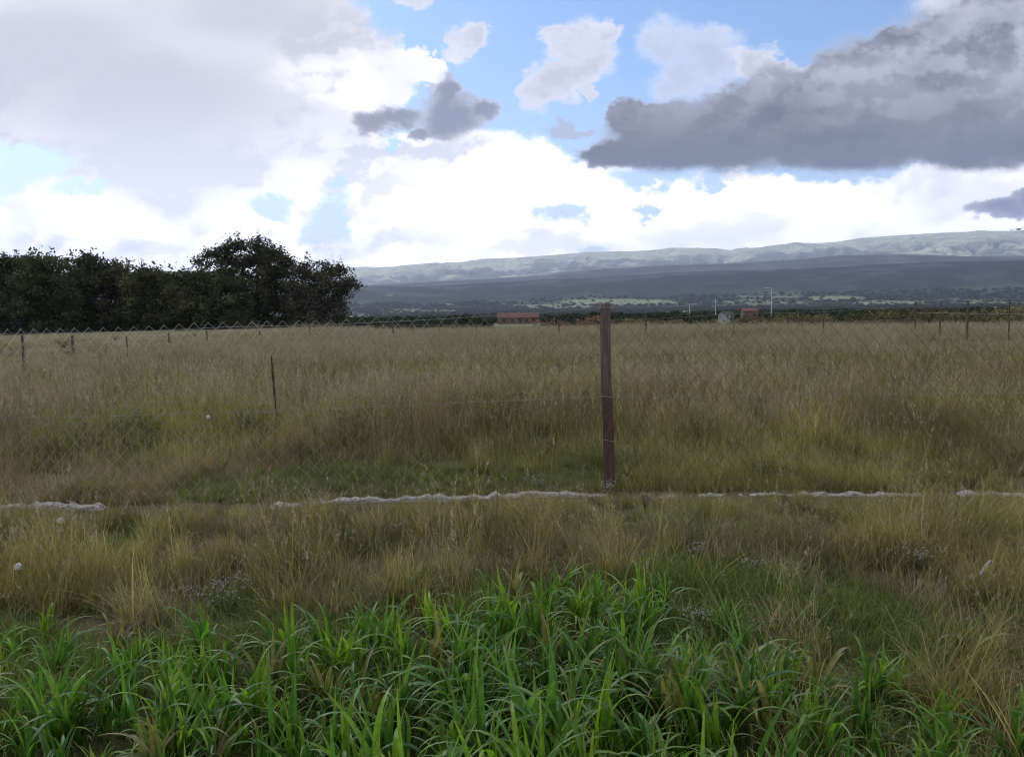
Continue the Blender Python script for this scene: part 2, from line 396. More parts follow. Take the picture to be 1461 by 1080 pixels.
def ring_mesh(name, i0, i1, az_lim, mat):
    a = azf[np.abs(azf) <= az_lim] if az_lim < 3 else azf
    wrap = az_lim >= 3
    r_ = rr[i0:i1 + 1]; A, R_ = np.meshgrid(a, r_)
    if wrap:                                                  # behind the camera the sheet closes at 2600 m as well
        pass
    x, y = (R_ * np.sin(A)).ravel(), (R_ * np.cos(A)).ravel(); z = terrain_z(x, y)
    na, nr = len(a), len(r_)
    j = np.arange(na if wrap else na - 1); i = np.arange(nr - 1); I, J = np.meshgrid(i, j, indexing='ij'); J2 = (J + 1) % na
    f = np.stack([I * na + J, I * na + J2, (I + 1) * na + J2, (I + 1) * na + J], -1).reshape(-1, 4)[:, ::-1]
    v = np.stack([x, y, z], 1)
    if i0 == 0:                                               # close the centre
        v = np.vstack([v, [[0, 0, 0]]])
        x, y, z = v.T
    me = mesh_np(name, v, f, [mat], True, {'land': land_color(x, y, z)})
    return me
m_land = new_mat('land'); g = G(m_land)
lc = g.attr('land'); n1 = g.noise(.9, 6, .65); n2 = g.noise(14, 5, .6)
c = g.mix(1.0, lc, g.ramp(n1, [(.25, (.6, .6, .6)), (.75, (1.35, 1.35, 1.35))]), 'MULTIPLY')
g.pbr(c, .95, .05, n2, .5, .03)
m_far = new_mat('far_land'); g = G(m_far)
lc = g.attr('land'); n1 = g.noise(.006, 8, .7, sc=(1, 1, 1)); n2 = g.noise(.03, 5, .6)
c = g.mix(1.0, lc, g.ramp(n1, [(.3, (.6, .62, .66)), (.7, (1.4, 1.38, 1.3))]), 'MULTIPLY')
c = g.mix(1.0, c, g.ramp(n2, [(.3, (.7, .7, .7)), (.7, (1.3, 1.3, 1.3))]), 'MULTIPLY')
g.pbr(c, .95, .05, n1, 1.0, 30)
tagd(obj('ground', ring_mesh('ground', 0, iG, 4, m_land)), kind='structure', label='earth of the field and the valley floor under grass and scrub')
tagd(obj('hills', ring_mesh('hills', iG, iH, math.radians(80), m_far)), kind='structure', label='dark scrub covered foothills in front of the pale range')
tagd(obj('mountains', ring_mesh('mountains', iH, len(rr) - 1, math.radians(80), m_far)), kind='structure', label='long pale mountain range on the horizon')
# the air
hb = MB(); hb.box((0, 6300, 560), (26500, 18500, 1300)); 
m_haze = new_mat('haze'); g = G(m_haze)
pv = g.n('ShaderNodeVolumePrincipled'); pv.inputs['Color'].default_value = (.71, .775, 1.0, 1); pv.inputs['Density'].default_value = 7.0e-5; pv.inputs['Anisotropy'].default_value = 0.35
o_ = g.n('ShaderNodeOutputMaterial'); g.l(pv.outputs[0], o_.inputs['Volume'])
hz_o = tagd(hb.build('haze', m_haze), kind='stuff', label='thin blue air haze over the valley')

# ---------------------------------------------------------------- grass: blades in tufts, tufts scattered over the ground
def ribbons(n, rg, spread, length, width, lean, bend, segs=4, hang=0.0, fold=0.0, prof_=None, base_h=None, col=None):
    """n curved blades; returns verts, quads, t (0 root..1 tip), q (a random number for each blade)"""
    Vs, Fs, T, Q = [], [], [], []; off = 0
    for i in range(n):
        a = rg.uniform(0, 2 * math.pi); rad = spread * math.sqrt(rg.uniform()); px, py = rad * math.cos(a), rad * math.sin(a)
        ph = rg.uniform(0, 2 * math.pi); Ln = length * rg.uniform(.55, 1.1); W = width * rg.uniform(.7, 1.3)
        th0 = abs(rg.normal(0, lean)); bd = bend * rg.uniform(.3, 1.4); z = 0.0 if base_h is None else base_h * rg.uniform(.1, 1); x, y = px, py
        q = rg.uniform(); wz = rg.uniform(-.5, .5)
        s = np.linspace(0, 1, segs + 1)
        for k, t in enumerate(s):
            th = th0 + bd * t ** 1.6 + hang * max(0, t - .5)
            if k: d = Ln / segs; x += d * math.sin(th) * math.cos(ph); y += d * math.sin(th) * math.sin(ph); z += d * math.cos(th)
            wv = W * (prof_(t) if prof_ else (1 - t) ** .7 + .08) / 2
            sa = ph + math.pi / 2 + wz * t; cx, cy_ = math.cos(sa) * wv, math.sin(sa) * wv
            if fold:
                nx, nz = -math.cos(th) * math.cos(ph), math.sin(th)
                Vs += [(x - cx, y - cy_, z), (x + math.cos(th) * math.cos(ph) * wv * fold, y + math.cos(th) * math.sin(ph) * wv * fold, z - math.sin(th) * wv * fold), (x + cx, y + cy_, z)]
                T += [t] * 3; Q += [q] * 3
                if k:
                    o = off + 3 * (k - 1); Fs += [(o, o + 1, o + 4, o + 3), (o + 1, o + 2, o + 5, o + 4)]
            else:
                Vs += [(x - cx, y - cy_, z), (x + cx, y + cy_, z)]; T += [t] * 2; Q += [q] * 2
                if k:
                    o = off + 2 * (k - 1); Fs.append((o, o + 1, o + 3, o + 2))
        off = len(Vs)
    return np.array(Vs), Fs, np.array(T), np.array(Q)
def seed_stalks(n, rg, spread, height, head, hw, lean=.12, fuzz=10, kind=0.0, stemw=.0022):
    """thin stalks that carry a seed head; q is the blade's random number, h marks the head"""
    Vs, Fs, T, Q, H = [], [], [], [], []
    for i in range(n):
        a = rg.uniform(0, 2 * math.pi); rad = spread * math.sqrt(rg.uniform()); x, y, z = rad * math.cos(a), rad * math.sin(a), 0.0
        ph = rg.uniform(0, 2 * math.pi); Ln = height * rg.uniform(.7, 1.12); th0 = abs(rg.normal(0, lean)); q = rg.uniform()
        bd = rg.uniform(.05, .35); pts = []
        for k in range(5):
            t = k / 4; th = th0 + bd * t * t; pts.append((x, y, z)); d = Ln / 4
            x += d * math.sin(th) * math.cos(ph); y += d * math.sin(th) * math.sin(ph); z += d * math.cos(th)
        sa = rg.uniform(0, math.pi)
        o = len(Vs)
        for k, p in enumerate(pts):
            wv = stemw * (1 - .1 * k) / 2; Vs += [(p[0] - math.cos(sa) * wv, p[1] - math.sin(sa) * wv, p[2]), (p[0] + math.cos(sa) * wv, p[1] + math.sin(sa) * wv, p[2])]
            T += [k / 4] * 2; Q += [q] * 2; H += [0, 0]
            if k: Fs.append((o + 2 * k - 2, o + 2 * k - 1, o + 2 * k + 1, o + 2 * k))
        p0, p1 = np.array(pts[-2]), np.array(pts[-1]); dv = (p1 - p0) / np.linalg.norm(p1 - p0)
        hl = head * rg.uniform(.7, 1.3)
        for j in range(fuzz):
            s = rg.uniform(-.6, 1.0) * hl; c = p1 + dv * s; r_ = hw * (1 - abs(s / hl) ** 2 * .6)
            e = rg.normal(0, 1, 3); e /= np.linalg.norm(e); f = dv * rg.uniform(.6, 1.2) + e * .7; f /= np.linalg.norm(f)
            u = np.cross(f, rg.normal(0, 1, 3)); u /= np.linalg.norm(u); l_ = hl * .28; c = c + e * r_ * .5
            o = len(Vs); Vs += [tuple(c - u * r_ * .28), tuple(c + u * r_ * .28), tuple(c + f * l_ + u * r_ * .1), tuple(c + f * l_ - u * r_ * .1)]
            T += [1] * 4; Q += [q] * 4; H += [1] * 4; Fs.append((o, o + 1, o + 2, o + 3))
    return np.array(Vs), Fs, np.array(T), np.array(Q), np.array(H)
def join(*parts):
    Vs, Fs, T, Q, H = [], [], [], [], []; o = 0
    for p in parts:
        v, f, t, q = p[:4]; h = p[4] if len(p) > 4 else np.zeros(len(v))
        Vs.append(v); Fs += [tuple(i + o for i in k) for k in f]; T.append(t); Q.append(q); H.append(h); o += len(v)
    return np.concatenate(Vs), Fs, np.concatenate(T), np.concatenate(Q), np.concatenate(H)
def tuft(name, mat, *parts):
    v, f, t, q, h = join(*parts)
    me = mesh_np(name, v, f, [mat], True, {'t': t, 'q': q, 'h': h})
    return me

def grass_mat(name, root_k=.75, tip=(1.1, 1.08, 1.0), head=(.30, .26, .20), sheen=0.0, rough=.5, trans=.3, var=.35, wilt=False):
    m = new_mat(name); g = G(m)
    tint = g.attr('tint', True); t = g.attr('t', out='Fac'); q = g.attr('q', out='Fac'); h = g.attr('h', out='Fac')
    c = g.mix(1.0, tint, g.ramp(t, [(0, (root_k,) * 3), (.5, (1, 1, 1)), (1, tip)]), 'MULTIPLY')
    c = g.mix(1.0, c, g.ramp(q, [(0, (1 - var, 1 - var, 1 - var)), (.5, (1, 1, 1)), (.85, (1 + var, 1 + var * .8, 1 + var * .3)), (1, (1 + var * 2, 1 + var * 1.6, 1 + var))]), 'MULTIPLY')
    hc = g.mix(1.0, head, g.ramp(q, [(0, (.6, .6, .6)), (1, (1.3, 1.3, 1.3))]), 'MULTIPLY')
    c = g.mix(h, c, hc)
    if wilt:                                                    # yellowed, spotted tips
        nz = g.noise(38, 4, .6); w_ = g.math('MULTIPLY', g.math('POWER', t, 5.0), g.math('MULTIPLY', q, nz)); c = g.mix(g.math('MULTIPLY', w_, 2.4, True), c, (.30, .24, .10))
        c = g.mix(1.0, c, g.ramp(nz, [(.3, (.62, .74, .72)), (.7, (1.25, 1.22, 1.15))]), 'MULTIPLY')
    d = g.n('ShaderNodeBsdfDiffuse'); g.l(c, d.inputs[0])
    tr = g.n('ShaderNodeBsdfTranslucent'); g.l(g.mix(1.0, c, (1.1, 1.25, .6), 'MULTIPLY'), tr.inputs[0])
    mx = g.n('ShaderNodeMixShader'); mx.inputs[0].default_value = trans; g.l(d.outputs[0], mx.inputs[1]); g.l(tr.outputs[0], mx.inputs[2]); sh = mx.outputs[0]
    if sheen:
        gl = g.n('ShaderNodeBsdfGlossy'); gl.inputs['Roughness'].default_value = rough; gl.inputs[0].default_value = (.85, .95, 1, 1)
        lw = g.n('ShaderNodeLayerWeight'); lw.inputs[0].default_value = .32
        f = g.math('MULTIPLY', lw.outputs['Fresnel'], sheen)
        m2 = g.n('ShaderNodeMixShader'); g.l(f, m2.inputs[0]); g.l(sh, m2.inputs[1]); g.l(gl.outputs[0], m2.inputs[2]); sh = m2.outputs[0]
    g.out(sh); return m

def scatter(name, pos, rotz, scale, idx, tint, variants, tilt=None, label=None):
    """one object: points that carry tufts as instances"""
    n = len(pos)
    me = bpy.data.meshes.new(name); me.vertices.add(n); me.vertices.foreach_set('co', np.asarray(pos, np.float32).ravel())
    tl = tilt if tilt is not None else np.zeros((n, 2))
    rot = np.stack([tl[:, 0], tl[:, 1], rotz], 1).astype(np.float32)
    for nm, ty, key, arr in (('rot', 'FLOAT_VECTOR', 'vector', rot), ('tint', 'FLOAT_VECTOR', 'vector', np.asarray(tint, np.float32)), ('sc', 'FLOAT_VECTOR', 'vector', np.asarray(scale, np.float32)), ('idx', 'INT', 'value', np.asarray(idx, np.int32))):
        a = me.attributes.new(nm, ty, 'POINT'); a.data.foreach_set(key, arr.ravel())
    o = obj(name, me); tagd(o, label, kind='stuff')
    ng = bpy.data.node_groups.new(name, 'GeometryNodeTree')
    ng.interface.new_socket('Geometry', in_out='INPUT', socket_type='NodeSocketGeometry'); ng.interface.new_socket('Geometry', in_out='OUTPUT', socket_type='NodeSocketGeometry')
    nd, lk = ng.nodes.new, ng.links.new
    gi, go = nd('NodeGroupInput'), nd('NodeGroupOutput'); iop = nd('GeometryNodeInstanceOnPoints'); jn = nd('GeometryNodeJoinGeometry')
    for k, vm in reversed(list(enumerate(variants))):
        src = bpy.data.objects.new(name + '_tuft', vm)
        oi = nd('GeometryNodeObjectInfo'); oi.inputs['Object'].default_value = src; oi.inputs['As Instance'].default_value = False
        g2 = nd('GeometryNodeGeometryToInstance'); lk(oi.outputs['Geometry'], g2.inputs[0]); lk(g2.outputs[0], jn.inputs[0])
    lk(gi.outputs[0], iop.inputs['Points']); lk(jn.outputs[0], iop.inputs['Instance']); iop.inputs['Pick Instance'].default_value = True
    def na(nm, ty):
        a = nd('GeometryNodeInputNamedAttribute'); a.data_type = ty; a.inputs[0].default_value = nm; return a.outputs['Attribute']
    lk(na('idx', 'INT'), iop.inputs['Instance Index']); lk(na('rot', 'FLOAT_VECTOR'), iop.inputs['Rotation']); lk(na('sc', 'FLOAT_VECTOR'), iop.inputs['Scale'])
    lk(iop.outputs[0], go.inputs[0])
    mod = o.modifiers.new('scatter', 'NODES'); mod.node_group = ng
    return o

def fan(n, r0, r1, half, p=1.0):
    """random points in a fan in front of the viewer, evenly dense in area when p = 1"""
    u = rng.uniform(size=n); r = (r0 ** (2 * p) + u * (r1 ** (2 * p) - r0 ** (2 * p))) ** (1 / (2 * p)); a = rng.uniform(-half, half, n)
    return r * np.sin(a), r * np.cos(a)

KERB_Y = 6.25
kpts = []
for q_ in [(-300, 730), (0, 723), (140, 724), (410, 718), (470, 712), (650, 705), (860, 701), (1100, 697.5), (1300, 699), (1461, 699), (1800, 700)]:
    d_ = ray(*q_); k_ = (.03 - EYE) / d_.z; kpts.append((d_.x * k_, d_.y * k_))
KX, KYV = np.array(kpts).T
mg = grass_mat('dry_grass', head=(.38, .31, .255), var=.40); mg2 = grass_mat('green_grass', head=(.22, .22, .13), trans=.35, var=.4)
R1 = np.random.default_rng(11)
# 0-2 olive field grass, 3-5 with pale seed heads, 6-7 low green, 8-9 brown stalks
Vf = []
for k in range(3): Vf.append(tuft('field_tuft', mg, ribbons(40, R1, .26, .48, .0050, .32, 1.1, 3), ribbons(30, R1, .26, .34, .006, .55, 1.4, 3), seed_stalks(3, R1, .24, .56, .06, .008, .2, fuzz=6)))
for k in range(3): Vf.append(tuft('field_tuft', mg, ribbons(34, R1, .26, .44, .0045, .35, 1.0, 3), seed_stalks(10, R1, .26, .54, .08, .013, .2, fuzz=9)))
for k in range(2): Vf.append(tuft('field_tuft', mg2, ribbons(70, R1, .26, .34, .0062, .4, 1.3, 4)))
for k in range(2): Vf.append(tuft('field_tuft', mg, ribbons(30, R1, .24, .42, .004, .3, .7, 3), seed_stalks(8, R1, .22, .6, .05, .006, fuzz=4, stemw=.003)))
def forb(rg, h):
    Vs, Fs, T, Q, H = [], [], [], [], []
    for s in range(rg.integers(2, 5)):
        a = rg.uniform(0, 6.28); top = np.array([.16 * math.cos(a), .16 * math.sin(a), h * rg.uniform(.6, 1)]); q = rg.uniform()
        for i in range(26):
            t = rg.uniform(.15, 1); c_ = top * np.array([t ** 1.5, t ** 1.5, t]); d_ = rg.normal(0, 1, 3); d_[2] = abs(d_[2]) * .5; d_ /= np.linalg.norm(d_); u = np.cross(d_, rg.normal(0, 1, 3)); u /= np.linalg.norm(u); L_ = .05 * (1.3 - t); w_ = .007
            o = len(Vs); Vs += [tuple(c_), tuple(c_ + d_ * L_ * .5 + u * w_), tuple(c_ + d_ * L_), tuple(c_ + d_ * L_ * .5 - u * w_)]; T += [t] * 4; Q += [q] * 4; H += [1.0 if t > .86 else 0.0] * 4; Fs.append((o, o + 1, o + 2, o + 3))
        o = len(Vs); w_ = .003; Vs += [(-w_, 0, 0), (w_, 0, 0), (top[0] + w_ * .4, top[1], top[2]), (top[0] - w_ * .4, top[1], top[2])]; T += [0, 0, 1, 1]; Q += [q] * 4; H += [0] * 4; Fs.append((o, o + 1, o + 2, o + 3))
    return np.array(Vs), Fs, np.array(T), np.array(Q), np.array(H)
for k in range(3): Vf.append(tuft('field_forb', mg2, *[forb(R1, .5) for _ in range(4)]))
for k in range(2): Vf.append(tuft('field_tuft', mg, ribbons(70, R1, .3, .45, .005, 1.1, .7, 3)))
for k in range(2): Vf.append(tuft('field_tuft', mg, ribbons(60, R1, .09, .62, .0055, .25, .8, 4), seed_stalks(9, R1, .1, .75, .10, .010, .2, fuzz=9)))
def patchy(x, y, s, seed): return fbm(x / s, y / s, 4, seed)
n1_, n2_, n3_, n4_ = 9000, 24000, 20000, 9000
xs, ys = zip(fan(n1_, 6.3, 12, .95), fan(n2_, 11, 31, .78), fan(n3_, 30, 49, .72), fan(n4_, 5.2, 7.5, 1.0))
x = np.concatenate(xs); y = np.concatenate(ys)
r = np.hypot(x, y); az = np.arctan2(x, y)
keep = (y > np.interp(x, KX, KYV) + .13)
bare = sstep(-az, .17, .30) * sstep(r, 27.5 - 7.5 * sstep(-az, .30, .52), 31 - 7 * sstep(-az, .30, .52))                     # mown pale strip before the trees
keep &= rng.uniform(size=len(x)) > bare * .97
keep &= ~((r > 60) & (az < -.2))
x, y, r, az = x[keep], y[keep], r[keep], az[keep]
z = base_z(x, y)
pa, pb, pc = patchy(x, y, 3.2, 101), patchy(x * .5, y, 2.0, 202), patchy(x, y, 1.3, 303)
pale_p = sstep(pb + .22 * sstep(r, 13, 27) + .12 * sstep(-x, 1, 6) * sstep(r, 10, 16), .60, .82)
greenp = .85 * sstep(pc + .24 * (1 - sstep(np.abs(y - KERB_Y - .5) + (patchy(x, y, .6, 446) - .5), .2, 1.5)) * (1 - sstep(np.abs(x + .3), 1.6, 3.2)), .60, .78)
brownp = sstep(pa + .16 * (1 - sstep(r, 7, 12)) * sstep(-x, -.2, 1.6), .52, .72)
u = rng.uniform(size=len(x)); idx = rng.integers(0, 3, len(x))
idx = np.where(u < pale_p * .9, 3 + rng.integers(0, 3, len(x)), idx)
u2 = rng.uniform(size=len(x)); idx = np.where(u2 < greenp * .9 * (r < 16), 6 + rng.integers(0, 2, len(x)), idx)
idx = np.where((rng.uniform(size=len(x)) < brownp * .4) & (idx < 3), 8 + rng.integers(0, 2, len(x)), idx)
u3 = rng.uniform(size=len(x)); pf = patchy(x, y, .9, 555); pfl = patchy(x, y, 1.7, 556)
idx = np.where(u3 < .05 + .28 * sstep(pf, .58, .70), 10 + rng.integers(0, 3, len(x)), idx)
idx = np.where((u3 > .93 - .5 * sstep(pfl, .60, .72)), 13 + rng.integers(0, 2, len(x)), idx)
idx = np.where((u3 > .47) & (u3 < .52) & (r < 15), 15 + rng.integers(0, 2, len(x)), idx)
olive, brown, pale, green = np.array([.205, .185, .080]), np.array([.185, .150, .095]), np.array([.215, .170, .130]), np.array([.12, .15, .055])
tint = olive[None] * (1 - brownp[:, None]) + brown[None] * brownp[:, None]
tp = sstep(r, 18, 34)[:, None] * .7; tint = tint * (1 - tp) + pale[None] * tp
pp = (pale_p * .35)[:, None]; tint = tint * (1 - pp) + pale[None] * pp
fb = ((idx >= 10) & (idx < 13))[:, None]; tint = np.where(fb, np.array([.125, .125, .062]), tint)
gg = (greenp * .9 * (r < 16))[:, None]; tint = tint * (1 - gg) + green[None] * gg
tint *= (.70 + .65 * patchy(x, y, 1.6, 404))[:, None] * (1 + .22 * (1 - sstep(r, 11, 16)))[:, None] * (.75 + .5 * patchy(x, y, .4, 405))[:, None] * rng.uniform(.8, 1.2, (len(x), 1))
sc = rng.uniform(.8, 1.2, len(x)) * (.84 + .32 * pa) * (1 - .45 * greenp * (r < 16)) * (.32 + .68 * sstep(y + 1.2 * (patchy(x, y, .8, 445) - .5), KERB_Y, KERB_Y + 3.2)) * (.7 + .6 * patchy(x, y, .5, 444)); sw = np.where(r > 30, 1.7, 1.0)
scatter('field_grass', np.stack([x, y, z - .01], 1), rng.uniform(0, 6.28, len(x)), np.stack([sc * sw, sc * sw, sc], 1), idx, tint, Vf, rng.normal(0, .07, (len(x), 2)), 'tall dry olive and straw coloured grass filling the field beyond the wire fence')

# the bare looking strip before the trees: short pale grass
Vb = [tuft('short_tuft', mg, ribbons(60, R1, .4, .13, .008, .5, .8, 2)) for k in range(3)]
x, y = fan(14000, 19, 78, .75); keep = (np.arctan2(x, y) < -.13); x, y = x[keep], y[keep]
tint = np.array([.36, .315, .25])[None] * (.8 + .4 * patchy(x, y, 3, 5))[:, None]
n = len(x); scatter('short_grass', np.stack([x, y, base_z(x, y)], 1), rng.uniform(0, 6.28, n), np.stack([rng.uniform(1, 1.8, n)] * 2 + [rng.uniform(.7, 1.3, n)], 1), rng.integers(0, 3, n), tint, Vb, None, 'short bleached grass between the field and the trees')

# the verge between kerb and foreground: fine golden bunches and low green
Vv_ = []
for k in range(4): Vv_.append(tuft('bunch', mg, ribbons(110, R1, .08, .34, .0030, .36, .9, 4), ribbons(50, R1, .12, .26, .0034, .65, 1.2, 4), ribbons(8, R1, .1, .42, .0052, .5, .8, 5)))
for k in range(3): Vv_.append(tuft('low_green', mg2, ribbons(110, R1, .17, .24, .0045, .5, 1.3, 4)))
for k in range(2): Vv_.append(tuft('dead_mat', mg, ribbons(100, R1, .18, .28, .0045, 1.0, .9, 4)))
for k in range(3): Vv_.append(tuft('seeding', mg, ribbons(40, R1, .14, .32, .0032, .3, .8, 4), seed_stalks(9, R1, .14, .42, .05, .006, .2, 10)))
for k in range(3): Vv_.append(tuft('tall_seeding', mg, ribbons(12, R1, .1, .36, .0034, .3, .7, 4), seed_stalks(4, R1, .1, .60, .05, .007, .16, 14, stemw=.0026)))
x, y = fan(9400, 1.1, 8.6, 1.05); KY = np.interp(x, KX, KYV); keep = (y < KY - .055) & ((patchy(x, y, .45, 77) > .38) | (rng.uniform(size=len(x)) < .45)) & (y > .9); x, y = x[keep], y[keep]; n = len(x)
pa, pb, pc = patchy(x, y, .9, 501), patchy(x, y, .55, 602), patchy(x, y, 1.5, 703)
edge = 3.95 + .35 * np.sin(x * 1.1 + .4) + (pa - .5) * 1.1 - .35 * sstep(x, .8, 1.8) + .15       # where the green weeds end
nearg = sstep(edge - y, -.25, .35) * (1 - .45 * sstep(x - .3 * (y - 2.4), .6, 1.2)); nrk = sstep(y, 5.6, 6.4)
gprob = np.clip(.12 + .9 * nearg + .8 * nrk * sstep(pb, .38, .55) + .5 * sstep(pb, .54, .66), 0, 1)
u = rng.uniform(size=n); idx = np.where(u < gprob, 4 + rng.integers(0, 3, n), np.where(rng.uniform(size=n) < sstep(pc, .45, .62) * .6, 7 + rng.integers(0, 2, n), np.where(rng.uniform(size=n) < .55, 9 + rng.integers(0, 3, n), rng.integers(0, 4, n))))
gold, grn, dead = np.array([.28, .232, .118]), np.array([.125, .165, .055]), np.array([.25, .21, .155])
idx = np.where((rng.uniform(size=n) < .07) & (y > 2.9), 12 + rng.integers(0, 3, n), idx)
isg = ((idx >= 4) & (idx < 7))[:, None]; isd = ((idx >= 7) & (idx < 9))[:, None]
tint = np.where(isg, grn, np.where(isd, dead, gold * (1 - .3 * pb[:, None]) + np.array([.09, .10, .03]) * .5 * (pb[:, None])))
tint = tint * (.45 + 1.1 * patchy(x, y, .35, 805))[:, None] * rng.uniform(.75, 1.25, (n, 1))
sc = rng.uniform(.40, 1.25, n) * (.35 + 1.15 * patchy(x, y, .38, 502)) * (1 - .5 * sstep(y, 5.2, 5.8)) * np.where(y > KY[keep] - .16, .5, 1) * np.where(idx < 4, 1, .85)
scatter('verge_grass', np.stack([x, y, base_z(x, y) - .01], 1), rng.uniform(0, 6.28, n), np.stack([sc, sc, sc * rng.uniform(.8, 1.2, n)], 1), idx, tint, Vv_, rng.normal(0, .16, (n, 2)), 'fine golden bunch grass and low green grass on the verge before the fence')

# broad green leaves in the foreground
ml = grass_mat('broad_leaf', root_k=.6, tip=(1.0, 1.02, .9), sheen=.045, rough=.55, trans=.45, var=.3, wilt=True)
g = G(ml)
leafw = lambda t: (.45 + .55 * min(1, t / .3)) * (1 if t < .4 else max(0.02, (1 - (t - .4) / .6)) ** .75)
R2 = np.random.default_rng(23); Vl = []
for k in range(9):
    nl = [7, 9, 6, 8, 10, 7, 5, 9, 8][k]
    Vl.append(tuft('leafy_clump', ml, ribbons(nl, R2, .06, .48, .027, .26, 1.5, 11, hang=1.3, fold=.35, prof_=leafw, base_h=.12),
                   ribbons(6, R2, .05, .42, .024, .14, .5, 9, fold=.35, prof_=leafw, base_h=.14), ribbons(9, R2, .08, .30, .014, .5, 1.6, 8, fold=.3, prof_=leafw),
                   ribbons(3, R2, .015, .26, .007, .12, .1, 3, prof_=lambda t: 1.0)))
x, y = fan(2300, 1.15, 5.2, 1.0); n = len(x)
pa, pb = patchy(x, y, .55, 911), patchy(x, y, 1.0, 922)
edge = 3.48 + .22 * np.sin(x * 1.7 + 1.0) - .30 * sstep(x, .7, 1.4) - .1 * sstep(-x, 1.2, 2.2)
dens = sstep(edge - y, -.35, .25) * (1 - .72 * sstep(x - .25 * (y - 2.4), .75, 1.25)) * (.45 + 1.2 * sstep(pa, .34, .52))
keep = (rng.uniform(size=n) < np.clip(dens, 0, 1)) & (y > 1.75 - .0 * x) & (np.hypot(x, y) > 1.9)
x, y, pa, pb = x[keep], y[keep], pa[keep], pb[keep]; n = len(x)
g1, g2_, g3 = np.array([.105, .240, .032]), np.array([.18, .31, .034]), np.array([.100, .215, .045])
f = sstep(pb, .35, .65)[:, None]; q = rng.uniform(size=(n, 1))
tint = (g1 * (1 - f) + g3 * f) * (q < .68) + g2_ * ((q >= .68) & (q < .95)) + np.array([.22, .20, .09]) * (q >= .95)
tint = tint * rng.uniform(.66, 1.14, (n, 1))
centre = np.exp(-((x - .05) / .8) ** 2)
sc = rng.uniform(.50, 1.1, n) * (.68 + .22 * centre) * (1 - .15 * sstep(y, 2.8, 3.6))
scatter('broadleaf_grass', np.stack([x, y, base_z(x, y)], 1), rng.uniform(0, 6.28, n), np.stack([sc] * 3, 1), rng.integers(0, 9, n), tint, Vl, rng.normal(0, .12, (n, 2)), 'lush broad green grass blades arching over one another in the foreground')

# scrub and tree clumps over the valley
def leaf_clump(rg, n, R_, size, flat=.8):
    d = rg.normal(0, 1, (n, 3)); d /= np.linalg.norm(d, axis=1)[:, None]; rad = rg.uniform(.35, 1, (n, 1)) ** .5
    lob = 1 + .3 * np.sin(d[:, :1] * 3 + rg.uniform(0, 6)) * np.cos(d[:, 1:2] * 4 + rg.uniform(0, 6))
    c = d * rad * lob * np.array([R_, R_, R_ * flat]); c[:, 2] += R_ * flat * .8
    nn = rg.normal(0, 1, (n, 3)) * .7 + d; nn /= np.linalg.norm(nn, axis=1)[:, None]
    a = np.cross(nn, rg.normal(0, 1, (n, 3))); a /= np.linalg.norm(a, axis=1)[:, None]; b = np.cross(nn, a); s = size * rg.uniform(.6, 1.3, (n, 1))
    v = np.stack([c - a * s, c - b * s * .7, c + a * s, c + b * s * .7], 1).reshape(-1, 3)
    f = [(4 * i, 4 * i + 1, 4 * i + 2, 4 * i + 3) for i in range(n)]
    return v, f, np.repeat(rg.uniform(size=n), 4), np.repeat(rg.uniform(size=n), 4)
ms = grass_mat('scrub_leaf', root_k=.8, tip=(1.2, 1.2, 1.1), trans=.2, var=.3)
Vs_ = [tuft('scrub', ms, leaf_clump(R2, 150, 2.6, .75)) for k in range(4)]
x, y = fan(30000, 95, 3100, .75, .42); r = np.hypot(x, y); n = len(x)
f = field_amount(x, y); azw = np.arctan2(x, y); keep = ~((r < 330) & (((azw > -.035) & (azw < .05)) | ((azw > .25) & (azw < .335)))) & (rng.uniform(size=n) > f * .93) & (fbm(x / 70, y / 140, 3, 66) + .25 * rng.uniform(size=n) > .40 + .1 * (r < 250))
x, y, r = x[keep], y[keep], r[keep]; n = len(x)
t1_ = np.array([.022, .034, .020]); t2_ = np.array([.040, .050, .028])
tint = (t1_ + (t2_ - t1_) * rng.uniform(size=(n, 1))) * rng.uniform(.6, 1.3, (n, 1))
sc = rng.uniform(.35, 1.0, n) * (1 + 1.1 * sstep(r, 700, 2600)) * (.45 + .55 * sstep(r, 95, 260))
scatter('woods', np.stack([x, y, terrain_z(x, y) - .3], 1), rng.uniform(0, 6.28, n), np.stack([sc * 1.5, sc * 1.5, sc], 1), rng.integers(0, 4, n), tint, Vs_, None, 'dark green scrub woodland spread over the valley floor')
# low brown brush along the far edge of the field
x, y = fan(1300, 54, 115, .72); az = np.arctan2(x, y); r = np.hypot(x, y)
dens = (.22 + .6 * sstep(az, .22, .34)) * sstep(az, -.03, .03) * sstep(patchy(x, y, 9, 77), .42, .58)
keep = rng.uniform(size=len(x)) < dens; x, y, az = x[keep], y[keep], az[keep]; n = len(x)
red = ((az > -.02) & (az < .22))[:, None]
tint = np.where(red & (rng.uniform(size=(n, 1)) < .6), np.array([.17, .105, .08]), np.array([.13, .115, .070])) * rng.uniform(.6, 1.25, (n, 1))
sc = rng.uniform(.22, .5, n) * (1 + .3 * sstep(az, .22, .36))
scatter('brush', np.stack([x, y, base_z(x, y) - .1], 1), rng.uniform(0, 6.28, n), np.stack([sc * 1.3, sc * 1.3, sc], 1), rng.integers(0, 4, n), tint, [tuft('brush_clump', ms, leaf_clump(R2, 420, 2.4, .22)) for k in range(4)], None, 'low brown and reddish brush along the far edge of the field')

